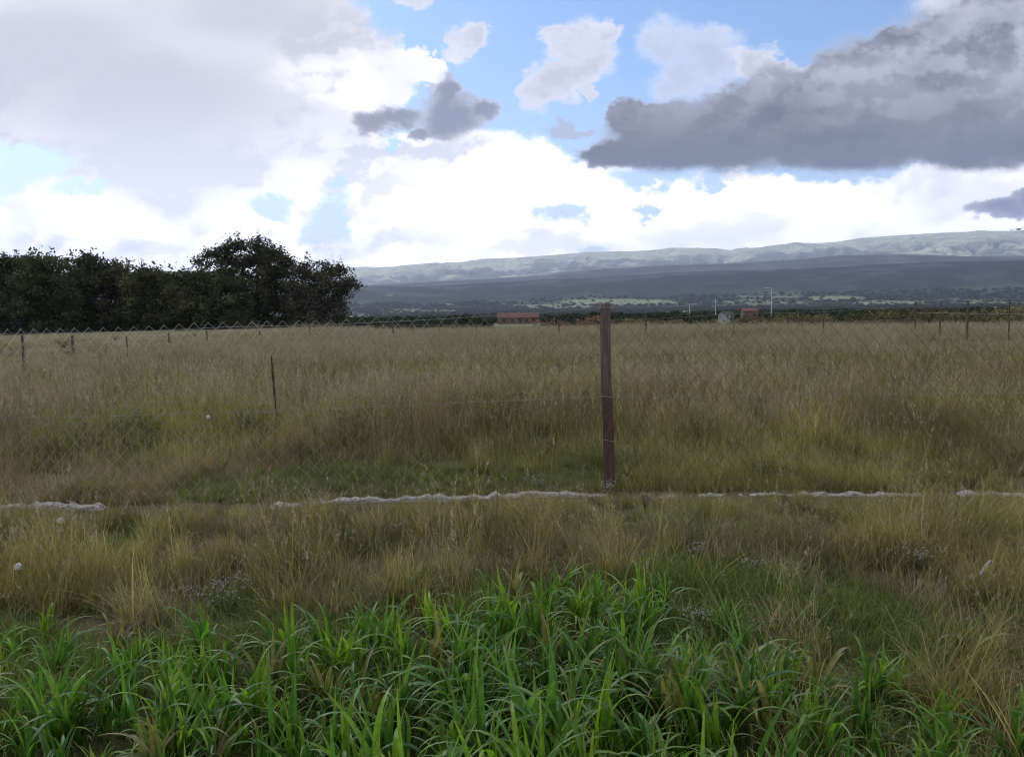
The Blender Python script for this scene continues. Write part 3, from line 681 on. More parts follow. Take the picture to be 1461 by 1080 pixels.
# ---------------------------------------------------------------- kerb under the fence
def kerb_y(x): return float(np.interp(x, KX, KYV)) + .012 * math.sin(x * 4.3)
def wob(a, b, s): return float(fbm(np.array([a]), np.array([b]), 3, s)[0]) - .5
def gzb(x, y): return float(base_z(np.array([float(x)]), np.array([float(y)]))[0])
kb = MB(); xs = np.arange(-7.5, 8.0, .035); sec = []
for x in xs:
    y0 = kerb_y(x); z0 = gzb(x, y0); h = .008 + .045 * wob(x * 1.7, 1, 8) + .05 * wob(x * 13, 2, 9) + .03 * wob(x * 31, 2, 6); hw = .040 + .03 * wob(x * 5, 4, 7) + .02 * wob(x * 24, 4, 3)
    h += .018 * float(1 - sstep(x, .4, .9))
    for g0, g1_ in ((-3.3, -1.95), (.86, 1.10), (3.35, 3.6)):                # sunk under earth and grass here
        h -= .09 * float(sstep(x, g0 - .05, g0 + .1) * (1 - sstep(x, g1_ - .1, g1_ + .05)))
    sec += [(x, y0 - hw - .02, z0 - .10), (x + .01 * wob(x * 20, 3, 4), y0 - hw, z0 + h * .75 + .02 * wob(x * 22, 3, 1)), (x, y0 - hw * .5 + .02 * wob(x * 9, 6, 3), z0 + h + .02 * wob(x * 18, 5, 2)), (x, y0 + hw * .6, z0 + h * 1.02 + .02 * wob(x * 16, 8, 2)), (x, y0 + hw, z0 + h * .8), (x, y0 + hw + .02, z0 - .10)]
kb.add(sec, [[6 * i + j, 6 * i + 6 + j, 6 * i + 7 + j, 6 * i + 1 + j] for i in range(len(xs) - 1) for j in range(5)])
m_kerb = mottled('rough_concrete', (.12, .11, .09), (.47, .45, .42), 34, .9, .15, bs=.8, bd=.02, detail=8)
tagd(kb.build('kerb', m_kerb, smooth=False), kind='structure', label='rough whitish concrete footing under the wire fence')

# ---------------------------------------------------------------- the near fence
m_post = new_mat('weathered_wood'); g = G(m_post)
tcn = g.n('ShaderNodeTexCoord'); ob = tcn.outputs['Object']
gr = g.noise(1.0, 8, .65, vec=ob, sc=(70, 70, 3.0)); bl = g.noise(1.0, 5, .6, vec=ob, sc=(9, 9, 2.5))
sp = g.n('ShaderNodeSeparateXYZ'); g.l(ob, sp.inputs[0])
base = g.ramp(gr, [(.3, (.050, .036, .034)), (.55, (.135, .100, .090)), (.8, (.24, .19, .165))])
red = g.ramp(gr, [(.3, (.038, .020, .016)), (.7, (.120, .058, .045))])
low = g.math('ADD', sp.outputs['Z'], g.math('MULTIPLY', bl, .55))
lr = g.n('ShaderNodeMapRange', interpolation_type='SMOOTHSTEP'); lr.inputs['From Min'].default_value = 1.28; lr.inputs['From Max'].default_value = 1.02; g.l(low, lr.inputs['Value'])
c = g.mix(g.math('MULTIPLY', lr.outputs[0], .8), base, red)
g.pbr(c, .85, .2, gr, .8, .006)
def wood_post(name, x, y, h, rad, parent, lean=0.0, mat=m_post, k=14, notch=True, seed=0, below=.25):
    mb = MB(); rg = np.random.default_rng(seed); zs = np.concatenate([np.linspace(-below, h - .02, 22), [h]]); V_ = []
    ph = rg.uniform(0, 6, 3)
    for z in zs:
        for j in range(k):
            a = 2 * math.pi * j / k; sq = 1 / max(abs(math.cos(a)), abs(math.sin(a))) ** .55
            rr_ = rad * sq * (1 + .05 * math.sin(3 * a + ph[0] + z * 1.3) + .03 * math.sin(7 * a + ph[1] + z * 5)) * (1.06 - .10 * max(z, 0) / h)
            if notch and j in (k * 3 // 4 - 2,): rr_ *= .72                      # a drying crack down the face
            if z == h: rr_ *= .86
            V_.append((rr_ * math.cos(a) + lean * z + .004 * math.sin(z * 4 + ph[2]), rr_ * math.sin(a), z + (.012 * math.sin(a + 1) if z > h - .05 else 0)))
    n = len(zs); mb.add(V_, [[i * k + j, i * k + (j + 1) % k, (i + 1) * k + (j + 1) % k, (i + 1) * k + j] for i in range(n - 1) for j in range(k)] + [[(n - 1) * k + j for j in range(k)]])
    o = mb.build(name, mat, parent); 
    return o
m_wire = mottled('galvanised_wire', (.17, .16, .15), (.34, .33, .31), 30, .6, .4)
m_net = new_mat('rusty_wire'); g = G(m_net)                      # rusty wire, paler at the left, darker brown toward the right
sp = g.n('ShaderNodeSeparateXYZ'); g.l(g.n('ShaderNodeNewGeometry').outputs['Position'], sp.inputs[0]); nz_ = g.noise(3, 5, .6)
mr = g.n('ShaderNodeMapRange'); mr.inputs['From Min'].default_value = -2.2; mr.inputs['From Max'].default_value = .8; g.l(sp.outputs['X'], mr.inputs['Value'])
mz_ = g.n('ShaderNodeMapRange'); mz_.inputs['From Min'].default_value = 1.20; mz_.inputs['From Max'].default_value = 1.40; g.l(sp.outputs['Z'], mz_.inputs['Value'])
zf = g.math('SUBTRACT', 1.0, g.math('MULTIPLY', mr.outputs[0], .97)); zf = g.math('MULTIPLY', mz_.outputs[0], zf)      # wire colour brightens toward the top, mostly at the left
g.pbr(g.mix(zf, g.mix(mr.outputs[0], g.ramp(nz_, [(.3, (.19, .17, .14)), (.7, (.38, .34, .29))]), g.ramp(nz_, [(.3, (.07, .058, .042)), (.7, (.14, .12, .09))])), (.50, .49, .47)), .7, .3)
fe = tagd(empty('chain_link_fence', (0, KERB_Y + .08, 0)), 'sagging chain link fence on a weathered wooden post standing along the pale kerb', 'fence')
PX = .805
def FY(x): return kerb_y(x) + .04
posts = []
for k, (x, h) in enumerate(((PX, 1.60), (-6.3, 1.52), (6.9, 1.6))):
    o = wood_post('post', 0, 0, h, .043, fe, lean=-.018 if k == 0 else .01, seed=k)
    o.location = (x, FY(x) + .05 - (KERB_Y + .08), gzb(x, FY(x))); posts.append(o)
TOPW = [(-330, 482), (0, 476.6), (100, 475), (185, 473.7), (320, 466.6), (470, 463), (620, 456), (760, 447), (862, 439), (1000, 436), (1150, 433), (1270, 430), (1350, 428.5), (1461, 427), (1900, 424)]
MIDW = [(-330, 602), (0, 596.5), (240, 590.8), (520, 581), (650, 575), (862, 566), (1100, 563), (1300, 562), (1461, 561), (1900, 560)]
def wcurve(lst):
    q = [at(px, py, FY((px - 730) / 1100 * 6.3)) for px, py in lst]; return np.array([p.x for p in q]), np.array([p.z for p in q])
tx, tz = wcurve(TOPW); mx_, mz = wcurve(MIDW)
def topz(x): return np.interp(x, tx, tz)
OFFY = -(KERB_Y + .08)
def strand(name, fn, r, dy=0.0, n=160):
    mb = MB(); x = np.linspace(-6.3, 6.9, n); pts = [(a, FY(a) + OFFY + dy, fn(a) + .004 * wob(a * 3, 0, 5)) for a in x]; mb.tube(pts, r, 5); return mb.build(name, m_wire, fe)
strand('wire', topz, .0019); strand('wire', lambda a: np.interp(a, mx_, mz), .0017)
# the netting: zigzag wires hooked into each other
DW = .1165; cols = int(13.0 / (DW / 2)); Vn, Fn = [], []; o_ = 0
for ci in range(cols):
    xb = -6.25 + ci * DW / 2
    if not -6.3 < xb < 6.85: continue
    hgt = topz(xb) + .042 - gzb(xb, FY(xb)) - .05; nz = 23; pts = []
    for k in range(nz + 1):
        t = k / nz; z = topz(xb) + .042 - t * hgt
        side = 1 if (k + ci) % 2 == 0 else -1
        xx = xb + side * DW / 4 + .024 * wob(xb * 1.5, z * 2, 12) + .01 * math.sin(z * 5 + xb)
        yy = FY(xb) + .006 * side + .05 * wob(xb * .9, z * 1.2, 13) + OFFY
        pts.append((xx, yy, z + .022 * wob(xb * 2, z * 3, 14)))
    pts = np.array(pts); r_ = .0017
    for d in ((-r_, 0, -.4 * r_), (r_, 0, -.4 * r_), (0, -r_, .8 * r_)): Vn.append(pts + np.array(d))
    m_ = len(pts)
    for i in range(m_ - 1):
        for a, b in ((0, 1), (1, 2), (2, 0)): Fn.append((o_ + a * m_ + i, o_ + b * m_ + i, o_ + b * m_ + i + 1, o_ + a * m_ + i + 1))
    o_ += 3 * m_
obj('netting', mesh_np('netting', np.concatenate(Vn), np.array(Fn), [m_net]), fe)
for zt in (topz(PX), float(np.interp(PX, mx_, mz)), .45):                 # wire ties round the post
    mb = MB(); a = np.linspace(0, 2 * math.pi, 17); lx = PX - .018 * zt
    mb.tube([(lx + .058 * math.cos(t), FY(PX) + .05 + OFFY + .058 * math.sin(t), zt + .006 * math.sin(2 * t)) for t in a], .0018, 5, False); mb.build('wire_tie', m_wire, fe)

# ---------------------------------------------------------------- the fence at the far side of the field
m_dark = mottled('dark_wood', (.05, .038, .03), (.14, .11, .085), 12, .9, .15, sc=(4, 4, 1))
def far_fence(label, plist, strands, braces=()):
    P0 = at(plist[0][0], plist[0][1], plist[0][2]); root = empty('field_fence', (P0.x, P0.y, gzb(P0.x, P0.y))); tagd(root, label, 'fence')
    tops = []
    for i, (px, py, Y) in enumerate(plist):
        p = at(px, py, Y); zg = gzb(p.x, p.y); h = p.z - zg
        o = wood_post('post', 0, 0, h, .017 + .006 * ((i * 7) % 3), root, lean=.02 * math.sin(i * 2.1), mat=m_dark, k=8, notch=False, seed=i + 30)
        o.location = (p.x - P0.x, p.y - P0.y, zg - root.location.z); tops.append((p.x - P0.x, p.y - P0.y, zg - root.location.z, h))
    for s in strands:
        mb = MB(); mb.tube([(a, b - .06, c + h * s) for a, b, c, h in tops], .0035, 4); mb.build('wire', m_wire, root)
    for (a, b, Y) in braces:
        mb = MB(); p, q = at(*a, Y), at(*b, Y); mb.tube([p - root.location, q - root.location], .03, 6); mb.build('brace', m_dark, root)
    return root
far_fence('low wire fence with dark posts running back on the left below the trees', [(-60, 480, 16), (30, 478, 17), (104, 479, 19), (180, 478, 21), (240, 475.5, 23), (295, 472, 25.5), (370, 467, 28)], (.35, .65, .93))
far_fence('low wire fence on evenly spaced dark posts across the middle of the far field edge', [(370, 467.5, 28.3), (441, 464, 28.3), (561, 460, 28.3), (679, 460, 28), (797, 457.5, 28), (922, 451, 27.8), (1047, 443, 27.5), (1175, 440, 27), (1307, 431, 26.5)], (.3, .6, .9))
far_fence('taller wire fence with a braced post closing the far right corner of the field', [(1307, 431.5, 26), (1342, 430, 24.5), (1382, 429.5, 22.5), (1441, 427.5, 20.5), (1530, 424, 18.5)], (.25, .5, .75, .96), [((1294, 459), (1306, 441), 26)])

# ---------------------------------------------------------------- trees
ml_tree = new_mat('tree_leaf'); g = G(ml_tree)
q = g.attr('q', out='Fac'); tn = g.attr('tone')
c = g.mix(1.0, tn, g.ramp(q, [(0, (.5, .5, .5)), (1, (1.5, 1.5, 1.5))]), 'MULTIPLY')
d = g.n('ShaderNodeBsdfDiffuse'); g.l(c, d.inputs[0]); tr = g.n('ShaderNodeBsdfTranslucent'); g.l(g.mix(1.0, c, (1.1, 1.2, .7), 'MULTIPLY'), tr.inputs[0])
mxn = g.n('ShaderNodeMixShader'); mxn.inputs[0].default_value = .22; g.l(d.outputs[0], mxn.inputs[1]); g.l(tr.outputs[0], mxn.inputs[2]); g.out(mxn.outputs[0])
m_bark = mottled('bark', (.035, .028, .022), (.11, .09, .07), 6, .9, .1, sc=(3, 3, .6))
def tree(name, label, cat, group, base_px, Y, lobes, n_att, leaf_n, leaf_s, tone, seed, depth=.8, trunk_r=.16, wisps=0, stems=1):
    wisps = int(wisps * 2.2)
    rg = np.random.default_rng(seed); b = at(base_px, 470, Y); bz = gzb(b.x, b.y); root = empty(name, (b.x, b.y, bz)); tagd(root, label, cat, group)
    A = []
    tot_ = sum(l[2] * l[3] for l in lobes)
    for (px, py, rx, ry) in lobes:
        c_ = at(px, py, Y) - root.location; a_, h_ = rx / F * Y, ry / F * Y; k = max(6, int(n_att * rx * ry / tot_))
        d_ = rg.normal(0, 1, (k, 3)); d_ /= np.linalg.norm(d_, axis=1)[:, None]; rad = rg.uniform(.15, 1, (k, 1)) ** .45
        A.append(np.array(c_) + d_ * rad * np.array([a_, a_ * depth, h_]) * (1 + rg.normal(0, .06, (k, 1))))
    A = np.concatenate(A); A = A[A[:, 2] > .35]
    W = np.zeros(len(A), bool)
    if wisps:                                                     # bare twigs standing out of the top
        top = A[np.argsort(A[:, 2])[-int(len(A) * .35):]]; wv = top[rg.integers(0, len(top), wisps)] + np.stack([rg.normal(0, .35, wisps), rg.normal(0, .35, wisps), rg.uniform(.25, 1.15, wisps)], 1)
        A = np.vstack([A, wv]); W = np.concatenate([W, np.ones(wisps, bool)])
    H = A[:, 2].max(); cx = A[:, 0].mean()
    nodes = [np.array([rg.normal(0, .05), 0, -.3])]; par = [-1]
    for s in range(stems):
        last = 0; dx = rg.normal(0, .5) if stems > 1 else cx * .5; hh = H * (.5 if stems == 1 else .3)
        for t in np.linspace(.12, 1, 7):
            nodes.append(np.array([dx * t + rg.normal(0, .06), rg.normal(0, .08) + (rg.normal(0, .3) * t if stems > 1 else 0), hh * t])); par.append(last); last = len(nodes) - 1
    order = np.argsort(np.linalg.norm(A - nodes[-1], axis=1)); tips = []
    NP = np.array(nodes)
    for oi in order:
        p = A[oi]; ok = NP[:, 2] < p[2] + .6
        dd = np.linalg.norm(NP - p, axis=1) + np.where(ok, 0, 9) + .25 * np.abs(p[2] - NP[:, 2] < 0)
        j = int(np.argmin(dd)); st = max(1, min(4, int(dd[j] / .5))); prev = j; a0 = NP[j]
        new = []
        for s in range(1, st + 1):
            t = s / st; q_ = a0 + (p - a0) * t + (rg.normal(0, .06, 3) if s < st else 0) + np.array([0, 0, .12 * math.sin(math.pi * t)])
            new.append(q_); par.append(prev); prev = len(par) - 1
        NP = np.vstack([NP, new]); tips.append((prev, W[oi]))
    cnt = np.zeros(len(NP)); 
    for t, _ in tips: cnt[t] += 1
    for i in range(len(NP) - 1, 0, -1): cnt[par[i]] += cnt[i]
    rad = trunk_r * (np.maximum(cnt, .6) / max(cnt[0], 1)) ** .5; rad = np.maximum(rad, .009)
    K_ = 4; Vt, Ft = [], []
    ang = np.arange(K_) * 2 * math.pi / K_
    for i in range(1, len(NP)):
        a_, b_ = NP[par[i]], NP[i]; t = b_ - a_; ln = np.linalg.norm(t)
        if ln < 1e-5: continue
        t /= ln; ref = np.array([0, 0, 1.]) if abs(t[2]) < .9 else np.array([1., 0, 0]); u = np.cross(t, ref); u /= np.linalg.norm(u); v_ = np.cross(t, u)
        o = len(Vt) * K_; ra = min(rad[par[i]], rad[i] * 1.5)
        ringd = np.cos(ang)[:, None] * u + np.sin(ang)[:, None] * v_
        Vt += [a_ + ringd * ra, b_ + t * .02 + ringd * rad[i]]
        Ft += [(o + j, o + (j + 1) % K_, o + K_ + (j + 1) % K_, o + K_ + j) for j in range(K_)]
    obj('trunk', mesh_np('trunk', np.concatenate(Vt), np.array(Ft), [m_bark]), root)
    C_, Q_, TN = [], [], []
    for t, wsp in tips:
        k = int(leaf_n * (rg.uniform(.05, .25) if wsp else rg.uniform(.6, 1.4))); sg = .16 if wsp else .34
        c_ = NP[t] + rg.normal(0, 1, (k, 3)) * np.array([sg, sg, sg * (1.3 if wsp else .7)]); C_.append(c_); Q_.append(np.clip(rg.uniform(0, .3, k) + rg.uniform(0, .7), 0, 1))
        wm = rg.uniform(0, 1); TN.append(np.repeat((np.array(tone) * (.55 + 1.0 * wm) * np.array([1 + .25 * (wm - .5), 1, 1 - .2 * (wm - .5)]))[None], k, 0))
    C_ = np.concatenate(C_); Q_ = np.concatenate(Q_); TN = np.concatenate(TN); n = len(C_)
    C_[:, 2] = np.maximum(C_[:, 2], .1)
    nn = rg.normal(0, 1, (n, 3)); nn /= np.linalg.norm(nn, axis=1)[:, None]; a_ = np.cross(nn, rg.normal(0, 1, (n, 3))); a_ /= np.linalg.norm(a_, axis=1)[:, None]; b_ = np.cross(nn, a_); s = leaf_s * rg.uniform(.5, 1.3, (n, 1))
    v_ = np.stack([C_ - a_ * s, C_ - b_ * s * .5, C_ + a_ * s, C_ + b_ * s * .5], 1).reshape(-1, 3)
    obj('crown', mesh_np('crown', v_, np.arange(4 * n).reshape(-1, 4), [ml_tree], False, {'q': np.repeat(Q_, 4), 'tone': np.repeat(TN, 4, 0)}), root)
    return root
dk, gr_, ol = (.054, .056, .036), (.052, .066, .034), (.068, .074, .038)
TG = 'trees in the dark hedge row'
TT = [('dense dark tree cut off by the left edge above the first fence posts', 10, 76, [(-30, 405, 75, 42), (-20, 445, 80, 30), (40, 395, 40, 26), (20, 380, 40, 14)], 330, dk, 26),
      ('second tree from the left of the hedge row with a flat bushy top', 85, 74, [(75, 390, 52, 25), (85, 420, 60, 35), (90, 450, 60, 24), (50, 430, 40, 40)], 330, gr_, 26),
      ('dark tree with spiky twigs standing up at its top left of the hedge gap', 150, 77, [(140, 385, 30, 16), (165, 400, 50, 24), (150, 430, 62, 35), (165, 455, 55, 18), (128, 372, 8, 6)], 330, dk, 46),
      ('lower rounded tree in the middle of the hedge row', 225, 75, [(215, 395, 28, 10), (220, 410, 45, 20), (225, 440, 55, 32), (205, 455, 50, 18)], 280, ol, 18),
      ('lowest olive tree of the hedge row just left of the tallest tree', 278, 73, [(272, 402, 35, 13), (278, 420, 42, 24), (280, 447, 50, 26)], 260, ol, 14),
      ('small dark tree growing under the left side of the tallest tree', 320, 72.5, [(322, 410, 32, 18), (322, 440, 48, 30), (340, 455, 50, 15)], 230, gr_, 6)]
for i, (lb, bx, Y, lobes, na_, tone, wi) in enumerate(TT):
    tree('hedge_tree', lb, 'tree', TG, bx, Y, lobes, na_, 66, .165, tone, 100 + i, .9, .13, wi, 3)
tree('tall_tree', 'tallest spreading tree with an open airy top rising over the dark hedge row', 'tree', None, 372, 78, [(355, 362, 44, 17), (310, 368, 30, 9), (292, 376, 14, 5), (392, 375, 34, 18), (362, 388, 62, 18), (372, 415, 66, 30), (385, 445, 62, 26), (335, 352, 14, 7), (372, 350, 16, 8)], 520, 52, .15, dk, 131, .8, .24, 44, 1)
tree('leaning_tree', 'tree with gaps in its crown at the right end of the hedge row', 'tree', None, 448, 74, [(446, 385, 30, 12), (478, 386, 20, 8), (440, 405, 38, 18), (470, 405, 32, 16), (500, 404, 14, 4), (508, 408, 8, 3), (490, 418, 14, 9), (440, 432, 38, 22), (476, 438, 22, 18), (450, 455, 40, 12)], 300, 38, .145, (.066, .064, .048), 145, .8, .20, 16, 2)

# ---------------------------------------------------------------- buildings, lamps and poles down the slope
m_redroof = mottled('red_roof', (.11, .055, .048), (.16, .072, .062), 1.5, .8, .2); m_brick = mottled('brick_wall', (.13, .075, .055), (.19, .105, .08), 2.5, .9, .1)
m_plast = mottled('white_wall', (.26, .25, .24), (.38, .37, .36), 1.2, .9, .2); m_droof = mottled('dark_roof', (.05, .045, .045), (.10, .09, .09), 1.5, .9, .2)
m_glass = mottled('dark_opening', (.010, .012, .014), (.03, .035, .04), 1, .2, .5); m_ora = mottled('orange_wall', (.12, .065, .05), (.17, .085, .065), 1, .9, .2)
m_pole = mottled('pale_pole', (.42, .42, .40), (.58, .58, .56), 3, .6, .3)
def house(name, label, cat, px, py, Y, W_, D_, Hw, rise, wall, roof, wins, rz=0.0, over=.3, frame_m=None):
    p = at(px, py, Y); zg = gzb(p.x, p.y); root = tagd(empty(name, (p.x, p.y, zg), rz), label, cat)
    mb = MB(); mb.box((0, 0, Hw / 2 - .5), (W_, D_, Hw + 1.0)); x, y = W_ / 2, D_ / 2          # the walls, with gables
    mb.add([(-x, -y, Hw), (-x, y, Hw), (-x, 0, Hw + rise), (x, -y, Hw), (x, y, Hw), (x, 0, Hw + rise)], [[0, 2, 1], [3, 4, 5]])
    mb.build('wall', wall, root)
    rb = MB(); X_, Y_ = x + over, y + over; dz = rise * over / y; t = .14
    for s in (-1, 1):
        rb.add([(-X_, s * Y_, Hw - dz + .01), (X_, s * Y_, Hw - dz + .01), (X_, 0, Hw + rise + .01), (-X_, 0, Hw + rise + .01), (-X_, s * Y_, Hw - dz + t), (X_, s * Y_, Hw - dz + t), (X_, 0, Hw + rise + t), (-X_, 0, Hw + rise + t)],
               [[0, 1, 2, 3], [4, 5, 6, 7], [0, 1, 5, 4], [0, 3, 7, 4], [1, 2, 6, 5]])
    rb.build('roof', roof, root)
    for (kind, wx, wz, ww, wh) in wins:
        fb = MB()
        for a, b, c_, d_ in ((-ww / 2, 0, .12, wh), (ww / 2, 0, .12, wh), (0, -wh / 2, ww + .12, .12), (0, wh / 2, ww + .12, .12)): fb.box((wx + a, -y - .03, wz + b), (c_, .09, d_))
        f_ = fb.build(kind, frame_m or m_plast, root); pb_ = MB(); pb_.box((wx, -y - .005, wz), (ww, .03, wh)); pb_.build('pane', m_glass, f_)
    return root
house('shed', 'long red roofed brick shed beyond the middle of the field', 'shed', 739, 452, 300, 15.6, 6, 2.6, 1.7, m_brick, m_redroof, [('window', -5.5, 1.5, 1.4, 1.1), ('window', -2.2, 1.5, 1.4, 1.1), ('door', .8, 1.15, 1.1, 2.2), ('window', 3.2, 1.5, 1.4, 1.1), ('window', 6.0, 1.5, 1.4, 1.1)], frame_m=m_brick)
house('house', 'small white house with a dark roof between two pale poles beyond the field', 'house', 1036, 446, 290, 4.2, 4.0, 2.3, 1.1, m_plast, m_droof, [('window', -1.2, 1.5, .9, .9), ('door', .9, 1.1, .9, 2.1)], .5)
house('house', 'orange red house right of the small white house beyond the field', 'house', 1069, 444, 300, 5.6, 5, 3.6, .9, m_ora, m_redroof, [('window', -1.4, 2.0, 1, 1.1), ('window', 1.4, 2.0, 1, 1.1)], -.1, frame_m=m_ora)
def march(px, py):
    d = ray(px, py); d = d / math.hypot(d.x, d.y)
    for r_ in np.geomspace(150, 9000, 900):
        p = Vector((0, 0, EYE)) + d * float(r_)
        if gz(p.x, p.y) > p.z: return p
    return p
for (px, py, lb, W_) in ((641, 434, 'long white farm building low in the valley left of the red shed', 34), (556, 421, 'white farm building far across the valley right of the leaning tree', 44)):
    p = march(px, py); d = ray(px, py); house('farmhouse', lb, 'farm building', px, py, p.y, W_, 14, 6, 3.5, m_plast, m_plast, [('door', 0, 2, 3, 4), ('window', -W_ / 4, 3, 3, 1.6), ('window', W_ / 4, 3, 3, 1.6)])
def pole(name, label, cat, px, py, Y, kind):
    p = at(px, py, Y); zg = gzb(p.x, p.y); h = p.z - zg; root = tagd(empty(name, (p.x, p.y, zg)), label, cat)
    mb = MB(); mb.tube([(0, 0, -.4), (0, 0, h * .5), (0, 0, h)], [.17, .14, .11], 8); mb.build('pole', m_pole, root)
    if kind == 'lamp':
        mb = MB(); mb.tube([(0, 0, h - .15), (-.5, 0, h + .1), (-1.5, 0, h + .15)], [.09, .08, .07], 6); mb.build('arm', m_pole, root)
        mb = MB(); mb.box((-1.9, 0, h + .12), (.9, .34, .18), taper=.8); mb.build('lamp_head', m_pole, root)
    elif kind == 'cross':
        mb = MB(); mb.box((.6, 0, h - .1), (4.6, .16, .18)); mb.build('crossarm', m_pole, root)
        for k in (-1.5, -.5, .9, 2.0, 2.8):
            mb = MB(); mb.tube([(k, 0, h), (k, 0, h + .14), (k, 0, h + .25)], [.05, .09, .04], 6); mb.build('insulator', m_pole, root)
    else:
        mb = MB(); mb.tube([(0, 0, h), (0, 0, h + .12)], [.16, .12], 8); mb.build('cap', m_pole, root)
pole('street_lamp', 'pale street lamp with its arm to the left, highest pole against the dark hills', 'street lamp', 1101, 411, 250, 'lamp')
pole('utility_pole', 'plain pale pole left of the small white house', 'pole', 1021, 428, 300, 'plain')
pole('utility_pole', 'short pale pole with a wide crossarm, leftmost of the far poles', 'pole', 984, 434, 320, 'cross')

# ---------------------------------------------------------------- single plants one can point at
m_stem = mottled('dry_stem', (.16, .13, .075), (.26, .22, .13), 20, .8, .2); m_gstem = mottled('green_stem', (.075, .09, .035), (.13, .15, .06), 20, .8, .2)
m_flow = mottled('white_floret', (.30, .275, .24), (.46, .43, .385), 90, .9, .1); m_brn = mottled('brown_seed', (.035, .022, .014), (.085, .055, .035), 60, .9, .1); m_straw = mottled('straw', (.22, .18, .11), (.36, .30, .20), 60, .9, .1)
m_puff = mottled('seed_fluff', (.50, .48, .44), (.68, .66, .62), 200, .9, .1)
def quads(mb, c_, n, R_, s, rg, sq=(1, 1, 1)):
    for i in range(n):
        d_ = rg.normal(0, 1, 3); d_ /= np.linalg.norm(d_); p = np.array(c_) + d_ * np.array(sq) * R_ * rg.uniform(.4, 1) ; a_ = np.cross(d_, rg.normal(0, 1, 3)); a_ /= np.linalg.norm(a_); b_ = np.cross(d_, a_) * .8
        mb.add([p - a_ * s, p - b_ * s, p + a_ * s, p + b_ * s], [[0, 1, 2, 3]])
def weed(px, py, Y, h, nb, label, seed, spreadw=.09):
    rg = np.random.default_rng(seed); p = at(px, py, Y); zg = gzb(p.x, p.y); h = max(.12, p.z - zg) if h is None else h
    root = tagd(empty('flowering_weed', (p.x, p.y, zg)), label, 'weed', 'pale flowering weeds in the verge'); sb = MB(); heads = []
    for k in range(nb):
        hd = MB(); heads.append(hd)
        a = rg.uniform(0, 6.28); sp_ = spreadw * rg.uniform(.2, 1.2); t = rg.uniform(.72, 1.05) * h; e = np.array([sp_ * math.cos(a), sp_ * math.sin(a), t])
        m1 = np.array([e[0] * .35, e[1] * .35, t * .55]); sb.tube([(0, 0, -.02), m1, e], [.0028, .0018, .001], 4)
        for j in range(3):
            f = rg.uniform(.3, .8); c_ = m1 + (e - m1) * (f - .3); d_ = rg.normal(0, 1, 3); d_[2] = abs(d_[2]) * .4; d_ /= np.linalg.norm(d_); u = np.cross(d_, (0, 0, 1)); u = u / np.linalg.norm(u) * .003; L_ = .035
            sb.add([c_ - u, c_ + u, c_ + d_ * L_ * .6 + u, c_ + d_ * L_, c_ + d_ * L_ * .6 - u], [[0, 1, 2, 3, 4]])
        for j in range(rg.integers(4, 8)):
            q_ = e + rg.normal(0, .016, 3) + (0, 0, .006); sb.tube([e - (0, 0, .03), q_], [.0008, .0006], 3, False); quads(hd, q_, 8, .006, .003, rg)
    sb.build('stem', m_gstem, root)
    for hd in heads: hd.build('blossom', m_flow, root)
for i, (px, py, Y, nb, sp_, lb) in enumerate([
    (312, 832, 3.95, 22, .15, 'large clump of white flower heads left of the tall green blades'), (1000, 893, 3.55, 14, .07, 'small round headed pale weed at the right end of the green clump'),
    (1305, 782, 4.25, 20, .11, 'pale branching flower clump in the golden grass at the right'), (1083, 806, 4.2, 12, .07, 'two topped pale weed in the golden grass right of the post'),
    (762, 682, 6.5, 12, .10, 'pale flowering weed behind the kerb just left of the wooden post'), (868, 690, 6.1, 10, .05, 'pale weed growing against the foot of the wooden post'),
    (570, 742, 5.1, 9, .06, 'thin pale weed in front of the kerb in the green patch left of the post'), (430, 792, 4.3, 14, .14, 'loose group of tiny white flowers behind the left green leaves'),
    (1000, 778, 4.5, 9, .05, 'narrow upright pale weed in the golden grass right of the post'), (920, 706, 5.75, 9, .06, 'low pale weed in front of the kerb right of the wooden post')]):
    weed(px, py, Y, None, nb, lb, 300 + i, sp_)
def puff(px, py, Y, label):
    rg = np.random.default_rng(int(px)); p = at(px, py, Y); zg = gzb(p.x, p.y); h = p.z - zg; root = tagd(empty('dandelion', (p.x, p.y, zg)), label, 'dandelion', 'dandelion clocks in the grass')
    mb = MB(); mb.tube([(.03, 0, -.02), (.012, 0, h * .6), (0, 0, h)], [.0022, .0018, .0015], 5); mb.build('stem', m_gstem, root)
    mb = MB(); quads(mb, (0, 0, h), 22, .004, .004, rg)
    for i in range(70):
        d_ = rg.normal(0, 1, 3); d_ /= np.linalg.norm(d_); c_ = np.array((0, 0, h)); u = np.cross(d_, rg.normal(0, 1, 3)); u /= np.linalg.norm(u); v_ = np.cross(d_, u); e = c_ + d_ * .020
        mb.add([c_ + u * .0004, e + u * .0004, e - u * .0004, c_ - u * .0004], [[0, 1, 2, 3]]); mb.add([e + u * .005, e + v_ * .005, e - u * .005, e - v_ * .005], [[0, 1, 2, 3]])
    mb.build('seed_head', m_puff, root)
puff(25, 808, 4.0, 'white dandelion clock in the olive grass at the left edge'); puff(85, 742, 5.0, 'white dandelion clock just below the left end of the kerb'); puff(297, 595, 7.4, 'white dandelion clock behind the netting on the left')
